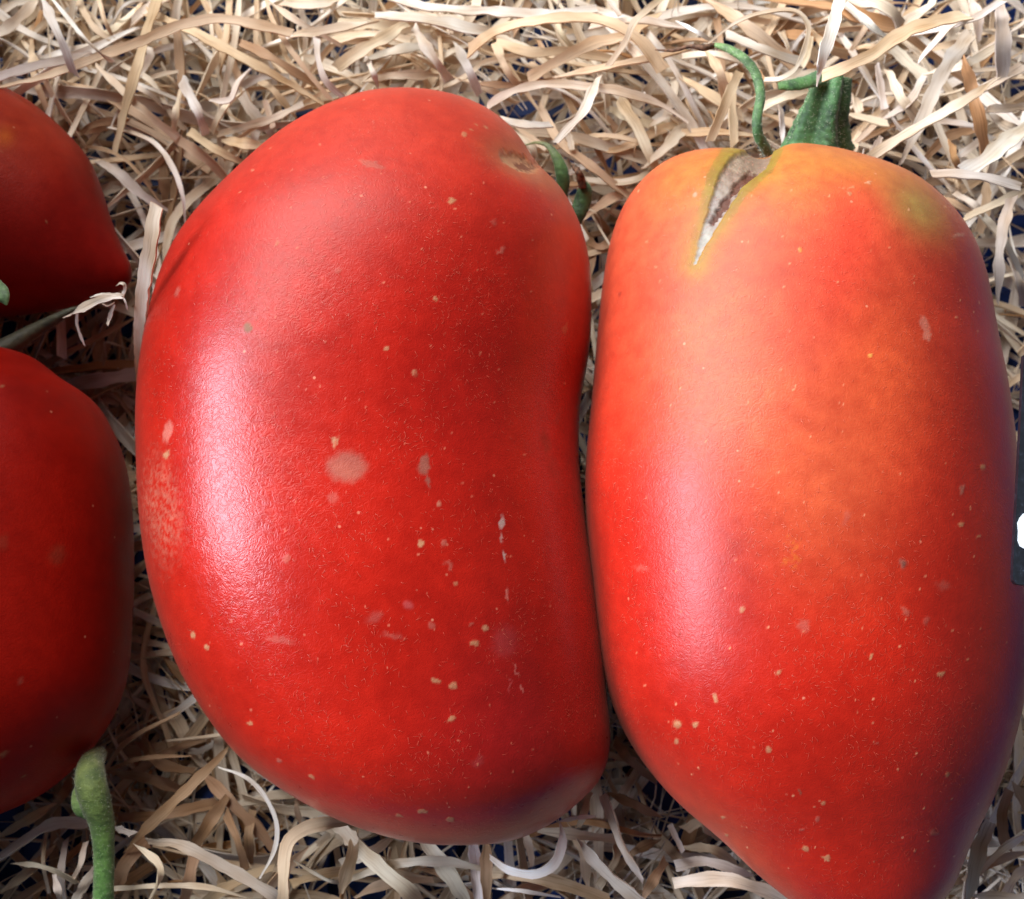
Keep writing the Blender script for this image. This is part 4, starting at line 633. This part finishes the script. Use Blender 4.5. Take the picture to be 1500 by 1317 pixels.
# ---- loose strands (own objects) and the deep tangle (one piece of stuff)
def inside_px(q, pad=0):
    m = np.zeros(len(q), bool)
    for P in (Pm, Pr, Pl, Pu):
        pr = project(P.reshape(-1, 3)[::41]); c = pr.mean(0)
        a = np.arctan2(pr[:, 1] - c[1], pr[:, 0] - c[0]); rr = np.hypot(pr[:, 0] - c[0], pr[:, 1] - c[1]); nb = 90
        b = ((a + np.pi) / (2 * np.pi) * nb).astype(int) % nb; R_ = np.zeros(nb); np.maximum.at(R_, b, rr)
        qa = np.arctan2(q[:, 1] - c[1], q[:, 0] - c[0]); qb = ((qa + np.pi) / (2 * np.pi) * nb).astype(int) % nb; m |= np.hypot(q[:, 0] - c[0], q[:, 1] - c[1]) < R_[qb] - pad
    return m
def wander(g, x, y, z, L_, n, curl):
    h = g.uniform(0, 2 * np.pi); k0 = g.normal(0, curl * .32); ph, fr = g.uniform(0, 6.28), g.uniform(.5, 2.2); u = np.linspace(0, 1, n); amp = g.uniform(.0, .6)
    th = h + k0 * u * 2 + amp * np.sin(fr * 2 * np.pi * u + ph) * .6; ds = L_ / n
    if g.random() < .4: u0 = g.uniform(.15, .85); th = th + g.normal(0, .9) * smooth(u, u0 - .02, u0 + .02)
    P = np.zeros((n, 3)); P[:, 0] = np.cumsum(np.cos(th)) * ds; P[:, 1] = np.cumsum(np.sin(th)) * ds; P -= P[n // 2]
    P[:, 0] += x; P[:, 1] += y; P[:, 2] = z + g.uniform(.5, 3.0) * np.sin(g.uniform(.5, 1.6) * 2 * np.pi * u + g.uniform(0, 6.28)) - 2.0 * (2 * u - 1) ** 2
    return P
def bed_top(x, y):
    """how high the bed of wood wool reaches, mm"""
    return 11 + 11 * smooth(y, 25, 60) + 1.5 * math.sin(x * .06 + 1) - 3.5 * smooth(x, 50, 85) - 6 * smooth(-y, -45, 0) * smooth(-x, 25, 45) * smooth(y, -75, -45) - 4 * smooth(-y, 20, 60) * smooth(-x, -10, 60)
def rnd_tone(g, depth):
    k = g.choice(['W', 'L', 'L', 'T', 'T', 'B', 'O', 'G'], p=[.18, .22, .20, .15, .10, .06, .02, .07]); return PAL[k] * g.uniform(.85, 1.08)
g = np.random.default_rng(77); made = 0; tries = 0
zone_of = lambda q: A if (q[0] < 500 and q[1] < 440) else B2 if (q[1] < 440 and q[0] < 1000) else C3 if q[1] < 440 else D4 if (q[0] < 300 and q[1] < 800) else E5 if q[0] < 500 else F6 if q[0] < 1000 else G7
while made < 105 and tries < 5000:
    tries += 1; x, y = g.uniform(-92, 92), g.uniform(-74, 92)
    L_ = g.uniform(18, 60); n = int(L_ / 1.2) + 8; z = bed_top(x, y) - g.uniform(0, 4); P = wander(g, x, y, z, L_, n, .5)
    q = project(P); vis = (~inside_px(q)) & (q[:, 0] > 0) & (q[:, 0] < 1500) & (q[:, 1] > 0) & (q[:, 1] < 1317)
    if vis.mean() < .75: continue
    P[:, 2] = np.clip(P[:, 2], 1, 60); wpx = g.uniform(7, 19); uu = np.linspace(0, 1, n)
    k = g.choice(['W', 'L', 'T', 'B', 'O', 'G'], p=[.18, .28, .3, .12, .04, .08]); zn = zone_of(q[vis].mean(0)); zl, zg = zone_names[zn]
    tw = g.normal(0, .3) + g.normal(0, .7) * np.sin(uu * 3.1 * g.uniform(.5, 2) + g.uniform(0, 6))
    add_strand('wood_strand', P, wpx * .1 * .85, PAL[k] * g.uniform(.88, 1.08), 2000 + made, describe(P, wpx, k, zn), zg, tw, taper=(g.choice([1, .5, .2]), g.choice([1, .5, .2])))
    made += 1
same = {}
for o in [x for x in col.objects if x.get('category') == 'wood strand']: same.setdefault(o['label'], []).append(o)
for lb, os_ in same.items():
    if len(os_) < 2: continue
    cy = {o.name: project(np.array(o.location)[None] / MM + np.array([v.co for v in o.data.vertices][::10]).mean(0) / MM)[0][1] for o in os_}
    for o, wd_ in zip(sorted(os_, key=lambda o: cy[o.name]), ['upper one', 'lower one'] if len(os_) == 2 else ['topmost one', 'middle one', 'lowest one', 'lowest one']):
        base = lb.replace('curved ', '').replace('straight ', '') if len(lb.split()) > 14 else lb
        if len(base.split()) > 14: base = base.replace('long ', '').replace('short ', '')
        o['label'] = base + ', ' + wd_
VV, FF, CC, GG = [], [], [], []; off = 0
g = np.random.default_rng(99)
for k in range(3900):
    x, y = g.uniform(-112, 120), g.uniform(-136, 150)
    thin = k % 3 == 0
    top = max(4.5, bed_top(x, y) - 2.0); z = top * (1 - g.power(1.4)) if g.random() < .3 else g.uniform(1, top + 1.5)
    if y < 40 and g.random() < .35: continue
    if x > 42 and y > 18 and g.random() < .25: continue
    bit = k >= 3500
    if bit: z = bed_top(x, y) + g.uniform(-2, 2)
    L_ = g.uniform(2, 9) if bit else g.uniform(20, 85); n = int(L_ / 2.3) + 6; P = wander(g, x, y, z, L_, n, .6); P[:, 2] = np.clip(P[:, 2], .6, 40)
    P[:, 0] = np.clip(P[:, 0], -115, X1 - 3)
    wd = g.uniform(.10, .4) if thin else g.uniform(.2, .9) if bit else g.uniform(.6, 2.1); uu = np.linspace(0, 1, n)
    tw = g.normal(0, .35) + g.normal(0, .8) * np.sin(uu * 3.1 * g.uniform(.5, 2) + g.uniform(0, 6))
    V, Fc, cc, gr = ribbon(P, wd, .12 if thin else .25, tw, rnd_tone(g, z), k + 5000, taper=(g.choice([1, .4]), g.choice([1, .4])))
    VV.append(V); FF.append(Fc + off); CC.append(cc); GG.append(gr); off += len(V)
me = mesh_np('wood_wool', np.vstack(VV), np.vstack(FF), np.vstack(CC), np.vstack(GG))
link('wood_wool', me, WOOD, None, kind='stuff', label='tangled bed of pale wood wool filling the crate beneath the tomatoes', category='wood wool')
sc.cycles.max_bounces = 8
